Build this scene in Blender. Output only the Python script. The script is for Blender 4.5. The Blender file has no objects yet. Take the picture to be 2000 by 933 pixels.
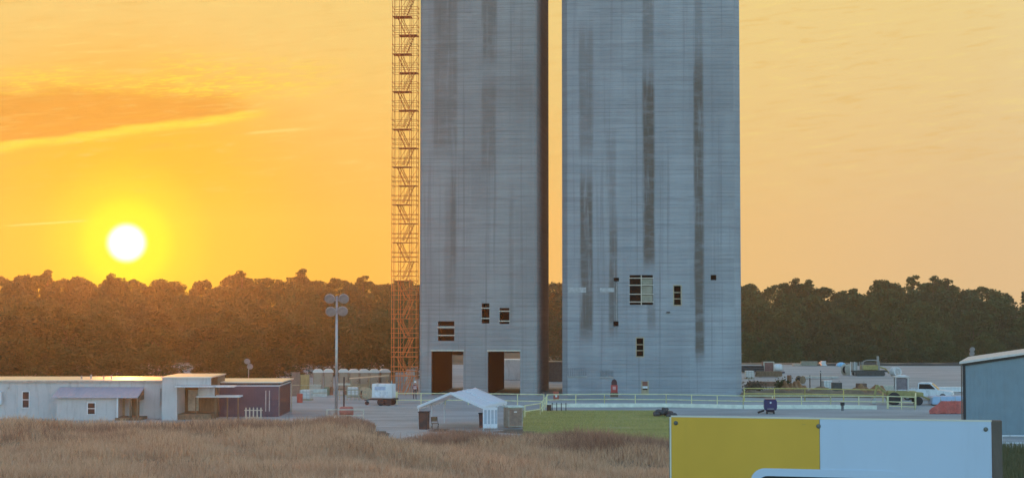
import bpy, bmesh, math, random
import numpy as np
from mathutils import Vector, Matrix
random.seed(7); rng = np.random.default_rng(7)
R = math.radians
SC = bpy.context.scene
COL = SC.collection

# ------------------------------------------------------------------ camera
F_PX, EYE, HORIZON = 3000.0, 9.5, 600.0          # focal length in photo pixels, eye height, horizon row
cam_d = bpy.data.cameras.new('camera'); cam = bpy.data.objects.new('camera', cam_d); COL.objects.link(cam)
cam_d.sensor_width = 36; cam_d.lens = 36 * F_PX / 2000; cam_d.clip_start = 0.5; cam_d.clip_end = 12000
cam.location = (0, 0, EYE); cam.rotation_euler = (math.pi / 2 + math.atan((HORIZON - 466.5) / F_PX), 0, 0)
SC.camera = cam

# ------------------------------------------------------------------ light
EXPOSURE = 3.0
SUN_AZ, SUN_EL = -14.1, 2.33                      # degrees, azimuth from +Y towards +X
vs = SC.view_settings
vs.view_transform = 'Standard'; vs.look = 'None'; vs.gamma = 1; vs.exposure = EXPOSURE; vs.use_curve_mapping = False
SUN_DIR = Vector((math.sin(R(SUN_AZ)) * math.cos(R(SUN_EL)), math.cos(R(SUN_AZ)) * math.cos(R(SUN_EL)), math.sin(R(SUN_EL))))
sd = bpy.data.lights.new('sun', 'SUN'); sd.energy = 0.17; sd.angle = R(0.5); sd.color = (1.0, 0.30, 0.055)
so = bpy.data.objects.new('sun', sd); COL.objects.link(so); so.location = (-60, 240, 60)
so.rotation_euler = SUN_DIR.to_track_quat('Z', 'Y').to_euler()
SC.cycles.use_denoising = True
SC.cycles.max_bounces = 6; SC.cycles.volume_bounces = 1; SC.cycles.transparent_max_bounces = 12
SC.cycles.sample_clamp_indirect = 4


class NT:
    """tiny helper for node trees"""
    def __init__(self, tree):
        self.t = tree; self.n = tree.nodes; self.l = tree.links; self.n.clear()
    def node(self, typ, **kw):
        x = self.n.new(typ)
        for k, v in kw.items(): setattr(x, k, v)
        return x
    def put(self, sock, v):
        if v is None: return
        if isinstance(v, bpy.types.NodeSocket): self.l.new(v, sock)
        else: sock.default_value = v
    def m(self, op, a, b=None, c=None, clamp=False):
        x = self.node('ShaderNodeMath', operation=op, use_clamp=clamp)
        for s, v in zip(x.inputs, (a, b, c)): self.put(s, v)
        return x.outputs[0]
    def ss(self, v, a, b, lo=0.0, hi=1.0):
        x = self.node('ShaderNodeMapRange', interpolation_type='SMOOTHSTEP')
        if a > b: a, b, lo, hi = b, a, hi, lo
        for i, q in enumerate((v, a, b, lo, hi)): self.put(x.inputs[i], q)
        return x.outputs[0]
    def ramp(self, fac, stops, interp='LINEAR'):
        x = self.node('ShaderNodeValToRGB'); cr = x.color_ramp; cr.interpolation = interp
        while len(cr.elements) < len(stops): cr.elements.new(0.5)
        for e, (p, c) in zip(cr.elements, stops):
            e.position = p; e.color = (*c, 1) if len(c) == 3 else c
        self.put(x.inputs[0], fac); return x.outputs[0]
    def noise(self, vec, scale, detail=3.0, rough=0.5, dist=0.0):
        x = self.node('ShaderNodeTexNoise'); self.put(x.inputs['Vector'], vec)
        x.inputs['Scale'].default_value = scale; x.inputs['Detail'].default_value = detail
        x.inputs['Roughness'].default_value = rough; x.inputs['Distortion'].default_value = dist
        return x.outputs[0]
    def mapping(self, vec, scale, loc=(0, 0, 0)):
        x = self.node('ShaderNodeMapping'); self.put(x.inputs[0], vec)
        x.inputs['Scale'].default_value = scale; x.inputs['Location'].default_value = loc; return x.outputs[0]
    def mix(self, fac, a, b, blend='MIX'):
        x = self.node('ShaderNodeMix', data_type='RGBA', blend_type=blend)
        for s, v in zip((x.inputs[0], x.inputs[6], x.inputs[7]), (fac, a, b)):
            self.put(s, (*v, 1) if isinstance(v, tuple) and len(v) == 3 else v)
        return x.outputs[2]
    def comb(self, x_, y_, z_):
        x = self.node('ShaderNodeCombineXYZ')
        for s, v in zip(x.inputs, (x_, y_, z_)): self.put(s, v)
        return x.outputs[0]


def make_world():
    w = bpy.data.worlds.new('World'); SC.world = w; w.use_nodes = True
    n = NT(w.node_tree)
    d = n.node('ShaderNodeTexCoord').outputs['Generated']
    sep = n.node('ShaderNodeSeparateXYZ'); n.put(sep.inputs[0], d)
    x, y, z = sep.outputs
    dp = n.node('ShaderNodeVectorMath', operation='DOT_PRODUCT'); n.put(dp.inputs[0], d); dp.inputs[1].default_value = SUN_DIR
    ang = n.m('MULTIPLY', n.m('ARCCOSINE', n.m('MINIMUM', dp.outputs['Value'], 0.9999999)), 57.2958)
    az = n.m('MULTIPLY', n.m('ARCTAN2', x, y), 57.2958)
    el = n.m('MULTIPLY', n.m('ARCSINE', z), 57.2958)
    # warm dawn glow round the sun (angle from the sun, 0..90 degrees)
    glow = n.ramp(n.m('DIVIDE', ang, 90.0), [
        (0.0, (0.98, 0.72, 0.012)), (1.6 / 90, (0.98, 0.70, 0.014)), (3.2 / 90, (0.94, 0.52, 0.03)), (7 / 90, (0.91, 0.48, 0.055)),
        (12 / 90, (0.92, 0.52, 0.10)), (19 / 90, (0.90, 0.57, 0.20)), (28 / 90, (0.85, 0.56, 0.26)), (45 / 90, (0.66, 0.50, 0.33)), (1.0, (0.38, 0.42, 0.52))])
    # paler with height, except close to the horizon
    pale = n.m('MULTIPLY', n.ss(el, 1.0, 13.0), n.ss(ang, 3, 9))
    glow = n.mix(n.m('MULTIPLY', pale, 0.70), glow, (0.93, 0.715, 0.27))
    # cirrus bank: darker orange wedge with bright yellow rims, streaky
    v1 = n.comb(n.m('MULTIPLY', az, 0.22), el, 0.0)
    wob = n.m('SUBTRACT', n.noise(v1, 1.5, 6, 0.62), 0.5)
    v2 = n.comb(n.m('MULTIPLY', az, 0.20), n.m('MULTIPLY', n.m('SUBTRACT', el, n.m('MULTIPLY', az, 0.10)), 1.7), 3.3)
    streak = n.noise(v2, 3.4, 6, 0.60, 0.5)
    fine = n.noise(v2, 7.5, 5, 0.65, 0.8)
    azc = n.m('MAXIMUM', az, -24.0)
    low = n.m('ADD', 5.72, n.m('MULTIPLY', n.m('ADD', azc, 18.4), 0.160))          # slanting lower edge
    dl = n.m('SUBTRACT', n.m('ADD', el, n.m('MULTIPLY', wob, 0.45)), low)
    du = n.m('SUBTRACT', n.m('ADD', 8.05, n.m('MULTIPLY', wob, 1.5)), el)          # ragged upper edge
    left = n.m('MULTIPLY', n.ss(n.m('ADD', az, n.m('MULTIPLY', wob, 4.0)), -9.0, -11.0), n.ss(az, -60, -25))
    body = n.m('MULTIPLY', n.m('MULTIPLY', n.ss(dl, 0.0, 0.16), n.ss(du, -0.1, 0.6)), left)
    body = n.m('MULTIPLY', body, n.ss(fine, 0.30, 0.55, 0.7, 1.0))
    glow = n.mix(n.m('MULTIPLY', body, 0.85), glow, (0.76, 0.34, 0.05))
    rim = n.m('MULTIPLY', n.m('MULTIPLY', n.ss(n.m('ABSOLUTE', n.m('ADD', dl, 0.06)), 0.26, 0.02), n.ss(fine, 0.33, 0.5, 0.25, 1.0)), n.m('MULTIPLY', n.ss(az, -8.6, -10.2), n.ss(az, -60, -25)))
    rim2 = n.m('MULTIPLY', n.m('MULTIPLY', n.ss(n.m('ABSOLUTE', du), 0.65, 0.05), n.ss(fine, 0.46, 0.60)), n.m('MULTIPLY', n.ss(az, -7.0, -11.0), n.ss(az, -60, -25)))
    win = n.m('MULTIPLY', n.m('MULTIPLY', n.ss(el, 7.3, 8.2), n.ss(el, 9.6, 8.7)), n.m('MULTIPLY', n.ss(az, -14.0, -12.0), n.ss(az, -5.0, -9.0)))
    st3 = n.m('MULTIPLY', win, n.ss(fine, 0.47, 0.60))
    rims = n.m('MINIMUM', n.m('ADD', n.m('ADD', rim, n.m('MULTIPLY', rim2, 0.8)), n.m('MULTIPLY', st3, 0.75)), 1.0)
    glow = n.mix(n.m('MULTIPLY', rims, 0.85), glow, (0.99, 0.76, 0.07))
    wisp = n.m('MULTIPLY', n.ss(streak, 0.52, 0.75), n.m('MULTIPLY', n.ss(el, 2.5, 6.0), 0.40))
    glow = n.mix(wisp, glow, (1.0, 0.78, 0.24))
    dusk = n.m('MULTIPLY', n.ss(streak, 0.48, 0.30), n.m('MULTIPLY', n.ss(el, 2.0, 6.0), 0.30))
    glow = n.mix(dusk, glow, (0.80, 0.46, 0.10))
    # contrails
    def trail(a0, a1, e0, e1, w_, k):
        line = n.m('ADD', e0, n.m('MULTIPLY', n.m('SUBTRACT', az, a0), (e1 - e0) / (a1 - a0)))
        ln = n.ss(n.m('ABSOLUTE', n.m('SUBTRACT', el, line)), w_, 0.0)
        return n.m('MULTIPLY', n.m('MULTIPLY', ln, k), n.m('MULTIPLY', n.ss(az, a0, a0 + 0.6), n.ss(az, a1, a1 - 0.5)))
    tr = n.m('ADD', trail(-18.4, -15.3, 2.87, 3.13, 0.05, 0.6), trail(14.0, 16.2, 11.6, 11.3, 0.08, 0.6))
    tr = n.m('ADD', tr, trail(-10.1, -7.6, 6.35, 6.6, 0.09, 0.5))
    glow = n.mix(tr, glow, (1.0, 0.82, 0.25))
    # sun aureole and disc
    aur = n.ss(ang, 1.9, 1.15)
    glow = n.mix(n.m('MULTIPLY', aur, 0.9), glow, (0.95, 0.92, 0.004))
    core = n.ss(ang, 0.82, 0.30)
    g = 2.0 ** -EXPOSURE
    gl = n.node('ShaderNodeVectorMath', operation='SCALE'); n.put(gl.inputs[0], glow); gl.inputs['Scale'].default_value = g * GLOW
    lit = n.mix(core, gl.outputs[0], (3 * g, 2.8 * g, 2.4 * g))
    sky = n.node('ShaderNodeTexSky', sky_type='NISHITA'); sky.sun_disc = False
    sky.sun_elevation = R(SUN_EL); sky.sun_rotation = R(SUN_AZ); sky.air_density = 1.0; sky.dust_density = 0.4; sky.ozone_density = 2.3; sky.altitude = 200
    b1 = n.node('ShaderNodeBackground'); n.put(b1.inputs[0], sky.outputs[0]); b1.inputs[1].default_value = SKY
    b2 = n.node('ShaderNodeBackground'); n.put(b2.inputs[0], lit); b2.inputs[1].default_value = 1.0
    mx = n.node('ShaderNodeMixShader'); n.put(mx.inputs[0], n.ss(ang, 85.0, 30.0))
    n.l.new(b1.outputs[0], mx.inputs[1]); n.l.new(b2.outputs[0], mx.inputs[2])
    out = n.node('ShaderNodeOutputWorld'); n.l.new(mx.outputs[0], out.inputs[0])

GLOW, SKY = 0.95, 0.15
make_world()
HAZE_DENSITY, HAZE_G = 0.00021, 0.80

# ------------------------------------------------------------------ helpers
def X(px, d): return (px - 1000.0) / F_PX * d
def Z(py, d): return EYE - (py - HORIZON) / F_PX * d
def DG(py): return EYE * F_PX / (py - HORIZON)
def smooth(a, b, v):
    t = np.clip((v - a) / (b - a), 0, 1); return t * t * (3 - 2 * t)
def terrain(x, y):
    x = np.asarray(x, float); y = np.asarray(y, float)
    z = 7.8 * np.clip(1 - y / 88.0, 0, 1.35) ** 1.6
    z = z - 8.5 * smooth(258, 400, y) + 9.0 * smooth(470, 720, y)
    z = z + (0.28 * np.sin(x * 0.33 + 1 + .08 * y) * np.sin(y * 0.23 + .1 * x) + .14 * np.sin(x * .9 + .4 * y)) * smooth(122, 112, y) * smooth(60, 85, y) * smooth(15, 5, x)
    return z
def tz(x, y): return float(terrain(x, y))

MATS = {}
def mat(name, color, rough=0.8, metal=0.0, var=0.25, scale=3.0, bump=0.0, bscale=20.0, stretch=(1, 1, 1), second=None, transl=0.0, coat=0.0, dirt=0.0):
    if name in MATS: return MATS[name]
    m = bpy.data.materials.new(name); m.use_nodes = True; n = NT(m.node_tree)
    co = n.node('ShaderNodeTexCoord').outputs['Object']
    v = n.mapping(co, stretch)
    f = n.noise(v, scale, 5, 0.6)
    lo = tuple(c * (1 - var) for c in color); hi = tuple(min(1, c * (1 + var)) for c in color)
    c = n.ramp(f, [(0.3, lo), (0.7, second or hi)])
    if dirt:
        f2 = n.noise(n.mapping(co, (2.2, 2.2, 0.35)), 1.3, 6, 0.65)
        c = n.mix(n.m('MULTIPLY', n.ss(f2, 0.5, 0.72), dirt), c, (0.10, 0.075, 0.05))
    p = n.node('ShaderNodeBsdfPrincipled'); n.put(p.inputs['Base Color'], c)
    n.put(p.inputs['Roughness'], n.m('ADD', rough - 0.08, n.m('MULTIPLY', f, 0.16), clamp=True)); p.inputs['Metallic'].default_value = metal
    if coat: p.inputs['Coat Weight'].default_value = coat
    if bump:
        b = n.node('ShaderNodeBump'); b.inputs['Strength'].default_value = bump; b.inputs['Distance'].default_value = 0.02
        n.put(b.inputs['Height'], n.noise(v, bscale, 4, 0.6)); n.l.new(b.outputs[0], p.inputs['Normal'])
    out = n.node('ShaderNodeOutputMaterial'); sh = p.outputs[0]
    if transl:
        t = n.node('ShaderNodeBsdfTranslucent'); n.put(t.inputs[0], c)
        mx = n.node('ShaderNodeMixShader'); mx.inputs[0].default_value = transl
        n.l.new(sh, mx.inputs[1]); n.l.new(t.outputs[0], mx.inputs[2]); sh = mx.outputs[0]
    n.l.new(sh, out.inputs[0]); MATS[name] = m; return m


class MB:
    def __init__(self): self.v = []; self.f = []
    def add(self, vs_, fs):
        o = len(self.v); self.v += [tuple(p) for p in vs_]; self.f += [tuple(i + o for i in q) for q in fs]; return self
    def box(self, x0, x1, y0, y1, z0, z1):
        return self.add([(x0, y0, z0), (x1, y0, z0), (x1, y1, z0), (x0, y1, z0), (x0, y0, z1), (x1, y0, z1), (x1, y1, z1), (x0, y1, z1)],
                        [(0, 3, 2, 1), (4, 5, 6, 7), (0, 1, 5, 4), (1, 2, 6, 5), (2, 3, 7, 6), (3, 0, 4, 7)])
    def tube(self, p, q, r, n=6, r2=None):
        p = Vector(p); q = Vector(q); d = (q - p)
        if d.length < 1e-6: return self
        d.normalize(); a = d.orthogonal().normalized(); b = d.cross(a); r2 = r if r2 is None else r2
        vs_ = []
        for c, rr in ((p, r), (q, r2)):
            for i in range(n):
                t = 2 * math.pi * i / n; vs_.append(c + (a * math.cos(t) + b * math.sin(t)) * rr)
        fs = [(i, (i + 1) % n, n + (i + 1) % n, n + i) for i in range(n)] + [tuple(range(n - 1, -1, -1)), tuple(range(n, 2 * n))]
        return self.add(vs_, fs)
    def path(self, pts, r, n=6):
        for a, b in zip(pts, pts[1:]): self.tube(a, b, r, n)
        return self
    def lathe(self, prof, n=16, c=(0, 0, 0), axis='z'):
        vs_ = []
        for r, h in prof:
            for i in range(n):
                t = 2 * math.pi * i / n; u, w = r * math.cos(t), r * math.sin(t)
                vs_.append((c[0] + u, c[1] + w, c[2] + h) if axis == 'z' else ((c[0] + u, c[1] + h, c[2] + w) if axis == 'y' else (c[0] + h, c[1] + u, c[2] + w)))
        fs = []
        for k in range(len(prof) - 1):
            for i in range(n):
                j = (i + 1) % n; fs.append((k * n + i, k * n + j, (k + 1) * n + j, (k + 1) * n + i))
        fs += [tuple(range(n - 1, -1, -1)), tuple((len(prof) - 1) * n + i for i in range(n))]
        return self.add(vs_, fs)
    def prism(self, poly, y0, y1, plane='xz'):
        n = len(poly)
        def P(u, w, t): return (u, t, w) if plane == 'xz' else ((t, u, w) if plane == 'yz' else (u, w, t))
        vs_ = [P(u, w, y0) for u, w in poly] + [P(u, w, y1) for u, w in poly]
        return self.add(vs_, [tuple(range(n)), tuple(range(2 * n - 1, n - 1, -1))] + [(i, n + i, n + (i + 1) % n, (i + 1) % n) for i in range(n)])
    def wall(self, x0, x1, z0, z1, holes, y0, y1):
        """upright wall sheet (thickness y0..y1) with rectangular openings"""
        xs = sorted({x0, x1, *[h for q in holes for h in q[:2]]}); zs = sorted({z0, z1, *[h for q in holes for h in q[2:]]})
        def solid(i, j):
            if i < 0 or j < 0 or i >= len(xs) - 1 or j >= len(zs) - 1: return False
            cx, cz = (xs[i] + xs[i + 1]) / 2, (zs[j] + zs[j + 1]) / 2
            return not any(a < cx < b and c < cz < d for a, b, c, d in holes)
        for i in range(len(xs) - 1):
            for j in range(len(zs) - 1):
                if not solid(i, j): continue
                a, b, c, d = xs[i], xs[i + 1], zs[j], zs[j + 1]
                self.add([(a, y0, c), (b, y0, c), (b, y0, d), (a, y0, d)], [(0, 1, 2, 3)])
                self.add([(a, y1, c), (b, y1, c), (b, y1, d), (a, y1, d)], [(3, 2, 1, 0)])
                if not solid(i - 1, j): self.add([(a, y0, c), (a, y1, c), (a, y1, d), (a, y0, d)], [(3, 2, 1, 0)])
                if not solid(i + 1, j): self.add([(b, y0, c), (b, y1, c), (b, y1, d), (b, y0, d)], [(0, 1, 2, 3)])
                if not solid(i, j - 1): self.add([(a, y0, c), (b, y0, c), (b, y1, c), (a, y1, c)], [(3, 2, 1, 0)])
                if not solid(i, j + 1): self.add([(a, y0, d), (b, y0, d), (b, y1, d), (a, y1, d)], [(0, 1, 2, 3)])
        return self
    def build(self, name, material, parent=None, smooth_=False, bevel=0.0):
        me = bpy.data.meshes.new(name); me.from_pydata(self.v, [], self.f)
        bm = bmesh.new(); bm.from_mesh(me)
        bmesh.ops.recalc_face_normals(bm, faces=bm.faces)
        bm.to_mesh(me); bm.free()
        if isinstance(material, bpy.types.Material): me.materials.append(material)
        if smooth_: me.polygons.foreach_set('use_smooth', [True] * len(me.polygons))
        o = bpy.data.objects.new(name, me); COL.objects.link(o)
        if parent: o.parent = parent
        if bevel:
            b = o.modifiers.new('bevel', 'BEVEL'); b.width = bevel; b.segments = 2; b.limit_method = 'ANGLE'
        return o

def tag(o, label, cat, group=None):
    o['label'] = label; o['category'] = cat
    if group: o['group'] = group
    return o
def thing(name, label, cat, loc=(0, 0, 0), rotz=0.0, group=None):
    o = bpy.data.objects.new(name, None); COL.objects.link(o); o.location = loc; o.rotation_euler = (0, 0, rotz); o.empty_display_size = 0.5
    return tag(o, label, cat, group)
def dup(o, parent=None):
    c = o.copy(); COL.objects.link(c); c.parent = parent
    for ch in list(o.children): dup(ch, c)
    return c
def fast_mesh(name, verts, tris, material, parent=None):
    me = bpy.data.meshes.new(name); nv, nt = len(verts), len(tris)
    me.vertices.add(nv); me.vertices.foreach_set('co', np.asarray(verts, np.float32).ravel())
    me.loops.add(nt * 3); me.loops.foreach_set('vertex_index', np.asarray(tris, np.int32).ravel())
    me.polygons.add(nt); me.polygons.foreach_set('loop_start', np.arange(0, nt * 3, 3, dtype=np.int32)); me.polygons.foreach_set('loop_total', np.full(nt, 3, np.int32))
    me.update(calc_edges=True); me.validate()
    me.materials.append(material)
    o = bpy.data.objects.new(name, me); COL.objects.link(o)
    if parent: o.parent = parent
    return o

# ------------------------------------------------------------------ ground
def ground_material():
    m = bpy.data.materials.new('ground'); m.use_nodes = True; n = NT(m.node_tree)
    co = n.node('ShaderNodeTexCoord').outputs['Object']
    c = n.ramp(n.noise(co, 0.15, 8, 0.65), [(0.3, (0.10, 0.075, 0.05)), (0.5, (0.15, 0.11, 0.07)), (0.7, (0.09, 0.095, 0.045))])
    p = n.node('ShaderNodeBsdfPrincipled'); n.put(p.inputs['Base Color'], c); p.inputs['Roughness'].default_value = 0.95
    b = n.node('ShaderNodeBump'); b.inputs['Strength'].default_value = 0.6; b.inputs['Distance'].default_value = 0.1
    n.put(b.inputs['Height'], n.noise(co, 3, 6, 0.7)); n.l.new(b.outputs[0], p.inputs['Normal'])
    o = n.node('ShaderNodeOutputMaterial'); n.l.new(p.outputs[0], o.inputs[0]); return m
def yard_material(name, c0, c1, c2, sc=0.25):
    m = bpy.data.materials.new(name); m.use_nodes = True; n = NT(m.node_tree)
    co = n.node('ShaderNodeTexCoord').outputs['Object']
    big = n.noise(n.mapping(co, (0.35, 1, 1)), sc, 6, 0.6)
    c = n.ramp(big, [(0.32, c0), (0.5, c1), (0.68, c2)])
    fine = n.noise(co, 6, 4, 0.7)
    c = n.mix(n.m('MULTIPLY', n.ss(fine, 0.45, 0.7), 0.4), c, tuple(q * 0.55 for q in c1))
    trk = n.noise(n.mapping(co, (0.05, 1.3, 1)), 0.9, 4, 0.6)       # wheel tracks
    c = n.mix(n.m('MULTIPLY', n.ss(trk, 0.55, 0.65), 0.35), c, tuple(q * 0.6 for q in c1))
    p = n.node('ShaderNodeBsdfPrincipled'); n.put(p.inputs['Base Color'], c); p.inputs['Roughness'].default_value = 0.92
    b = n.node('ShaderNodeBump'); b.inputs['Strength'].default_value = 0.5; b.inputs['Distance'].default_value = 0.05
    n.put(b.inputs['Height'], n.noise(co, 8, 5, 0.7)); n.l.new(b.outputs[0], p.inputs['Normal'])
    o = n.node('ShaderNodeOutputMaterial'); n.l.new(p.outputs[0], o.inputs[0]); return m
def sheet(name, x_of, y_of, nu, nv, dz, material):
    """grid sheet following the terrain; x_of(u,v), y_of(u,v) with u,v in 0..1"""
    vs_, fs = [], []
    for j in range(nv + 1):
        for i in range(nu + 1):
            x, y = x_of(i / nu, j / nv), y_of(i / nu, j / nv); vs_.append((x, y, tz(x, y) + dz))
    for j in range(nv):
        for i in range(nu):
            a = j * (nu + 1) + i; fs.append((a, a + 1, a + nu + 2, a + nu + 1))
    o = MB().add(vs_, fs).build(name, material, smooth_=True); o['kind'] = 'structure'; return o
def grd():
    xs = np.concatenate([np.linspace(-3000, -300, 12), np.linspace(-290, 290, 100), np.linspace(300, 3000, 12)])
    ys = np.concatenate([np.linspace(-400, -10, 8), np.linspace(-6, 300, 150), np.linspace(304, 800, 80), np.linspace(900, 5000, 12)])
    gx, gy = np.meshgrid(xs, ys); gz = terrain(gx, gy); nx = len(xs)
    vs_ = list(zip(gx.ravel().tolist(), gy.ravel().tolist(), gz.ravel().tolist()))
    fs = [(j * nx + i, j * nx + i + 1, (j + 1) * nx + i + 1, (j + 1) * nx + i) for j in range(len(ys) - 1) for i in range(nx - 1)]
    o = MB().add(vs_, fs).build('ground', ground_material(), smooth_=True); o['kind'] = 'structure'
grd()
wig = lambda a, s: 1.2 * math.sin(a * s) + 0.7 * math.sin(a * s * 2.7 + 1)
sheet('gravel_yard', lambda u, v: -70 + 170 * u, lambda u, v: 104 + wig(u, 19) * (1 - v) + (151 + wig(u, 23)) * v, 90, 70, 0.02,
      yard_material('gravel', (0.30, 0.28, 0.25), (0.40, 0.38, 0.35), (0.48, 0.46, 0.43)))
sheet('haul_road', lambda u, v: X(655 + 175 * u, 112 + 34 * v) + wig(v, 7) * 0.5, lambda u, v: 108 + 40 * v, 20, 30, 0.05,
      yard_material('road_dirt', (0.34, 0.29, 0.235), (0.46, 0.40, 0.34), (0.54, 0.48, 0.42), 0.5))
sheet('lawn', lambda u, v: X(1012 + 10 * v + (300 - 12 * v) * u + 4 * math.sin(v * 17) , 106 + 36.5 * v), lambda u, v: 100 + wig(u, 9) * 0.5 * (1 - v) + 42 * v, 30, 30, 0.06,
      yard_material('turf', (0.25, 0.225, 0.07), (0.34, 0.30, 0.10), (0.44, 0.36, 0.16), 0.5))

# ------------------------------------------------------------------ concrete towers
TD = 166.0; TS = F_PX / TD
def concrete(name, stains, tint=(0.33, 0.325, 0.31), dark=0.55):
    m = bpy.data.materials.new(name); m.use_nodes = True; n = NT(m.node_tree)
    co = n.node('ShaderNodeTexCoord').outputs['Object']
    sp = n.node('ShaderNodeSeparateXYZ'); n.put(sp.inputs[0], co); x, y, z = sp.outputs
    c = n.ramp(n.noise(n.mapping(co, (1, 1, 0.25)), 0.22, 6, 0.6), [(0.3, tuple(q * 0.78 for q in tint)), (0.7, tuple(q * 1.1 for q in tint))])
    # pour lifts: every band a slightly different grey
    band = n.m('FLOOR', n.m('DIVIDE', n.m('ADD', z, n.m('MULTIPLY', n.noise(n.mapping(co, (0.2, 0.2, 0)), 1.0, 2), 0.12)), 0.42))
    wn = n.node('ShaderNodeTexWhiteNoise', noise_dimensions='1D'); n.put(wn.inputs['W'], band)
    c = n.mix(n.m('MULTIPLY', wn.outputs[0], 0.30), c, tuple(q * 0.55 for q in tint))
    hz = n.noise(n.mapping(co, (0.10, 0.10, 2.6)), 1.6, 6, 0.65)
    c = n.mix(n.m('MULTIPLY', n.ss(hz, 0.45, 0.7), 0.45), c, tuple(q * 0.5 for q in tint))
    # big rectangular day-joint patches
    pb = n.node('ShaderNodeTexWhiteNoise', noise_dimensions='2D')
    n.put(pb.inputs['Vector'], n.comb(n.m('FLOOR', n.m('DIVIDE', n.m('ADD', x, 0.7), 2.4)), n.m('FLOOR', n.m('DIVIDE', n.m('ADD', z, 1.1), 5.3)), 0))
    c = n.mix(n.m('MULTIPLY', n.ss(pb.outputs[0], 0.45, 1.0), 0.22), c, tuple(q * 0.5 for q in tint))
    # vertical runs
    vr = n.noise(n.mapping(co, (1.6, 1.6, 0.025)), 1.1, 5, 0.65)
    c = n.mix(n.m('MULTIPLY', n.ss(vr, 0.52, 0.72), 0.45), c, (tint[0] * 0.42, tint[1] * 0.38, tint[2] * 0.36))
    rag = n.noise(n.mapping(co, (1.4, 1.4, 0.10)), 1.2, 6, 0.6)
    brk2 = n.ss(n.noise(n.mapping(co, (.3, .3, 1.0)), 1.1, 5, .7), .30, .55, .55, 1.0)
    for (x0, x1, z0, z1, k) in stains:
        xm = n.m('ADD', x, n.m('MULTIPLY', n.m('SUBTRACT', rag, 0.5), 0.35))
        mk = n.m('MULTIPLY', n.m('MULTIPLY', n.ss(xm, x0 - 0.18, x0 + 0.18), n.ss(xm, x1 + 0.18, x1 - 0.18)),
                 n.m('MULTIPLY', n.ss(z, z0 - 1.2, z0 + 1.5), n.ss(z, z1 + 3.0, z1 - 2.0)))
        mk = n.m('MULTIPLY', n.m('MULTIPLY', mk, brk2), n.m('MULTIPLY', n.ss(rag, 0.22, 0.52), k))
        c = n.mix(mk, c, (0.125, 0.105, 0.085))
    fr0 = n.m('FRACT', n.m('DIVIDE', z, 0.42)); ln = n.m('MAXIMUM', n.ss(fr0, 0.16, 0.0), n.ss(fr0, 0.86, 1.0))
    wl = n.node('ShaderNodeTexWhiteNoise', noise_dimensions='1D'); n.put(wl.inputs['W'], n.m('ADD', n.m('ROUND', n.m('DIVIDE', z, 0.42)), 0.37))
    brk = n.ss(n.noise(n.mapping(co, (.5, .5, 1.2)), 0.9, 4, .6), .38, .6)
    c = n.mix(n.m('MULTIPLY', n.m('MULTIPLY', ln, brk), n.m('MULTIPLY', wl.outputs[0], .65)), c, tuple(q * .42 for q in tint))
    pale = n.m('MULTIPLY', n.ss(n.noise(n.mapping(co, (.6, .6, 1.6)), .55, 5, .7), .56, .75), .18)
    c = n.mix(pale, c, tuple(min(1, q * 1.45) for q in tint))
    p = n.node('ShaderNodeBsdfPrincipled'); n.put(p.inputs['Base Color'], c); p.inputs['Roughness'].default_value = 0.85
    fr = n.m('FRACT', n.m('DIVIDE', z, 0.42)); groove = n.m('MINIMUM', n.ss(fr, 0.0, 0.08), n.ss(fr, 1.0, 0.92))
    b = n.node('ShaderNodeBump'); b.inputs['Strength'].default_value = 0.6; b.inputs['Distance'].default_value = 0.03
    n.put(b.inputs['Height'], n.m('ADD', groove, n.m('MULTIPLY', n.noise(co, 5, 5, 0.7), 0.5))); n.l.new(b.outputs[0], p.inputs['Normal'])
    o = n.node('ShaderNodeOutputMaterial'); n.l.new(p.outputs[0], o.inputs[0]); return m

M_TIMBER = mat('raw_timber', (0.42, 0.34, 0.22), 0.8, var=0.2, scale=4)
M_TIMBER_PALE = mat('pale_timber', (0.55, 0.50, 0.40), 0.8, var=0.15, scale=4)
M_PLY = mat('plywood', (0.30, 0.29, 0.22), 0.8, var=0.2, scale=2)
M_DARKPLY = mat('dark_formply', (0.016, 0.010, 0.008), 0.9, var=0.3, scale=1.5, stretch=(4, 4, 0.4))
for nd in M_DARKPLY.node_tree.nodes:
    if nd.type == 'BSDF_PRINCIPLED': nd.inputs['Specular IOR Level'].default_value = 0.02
M_STEEL = mat('galvanised_steel', (0.42, 0.42, 0.42), 0.5, 0.7, var=0.2)
M_BLACK = mat('black_rubber', (0.02, 0.02, 0.022), 0.7)
M_WHITE = mat('white_paint', (0.72, 0.72, 0.71), 0.45, var=0.08, scale=1.5, dirt=0.35)
M_REDPAINT = mat('red_paint', (0.45, 0.06, 0.05), 0.5, var=0.2)
M_RAIL = mat('rail_yellow', (0.74, 0.68, 0.38), 0.5, var=0.18, scale=2)
M_CONC = mat('kerb_concrete', (0.78, 0.76, 0.62), 0.85, var=0.15, scale=2, bump=0.3)

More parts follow.
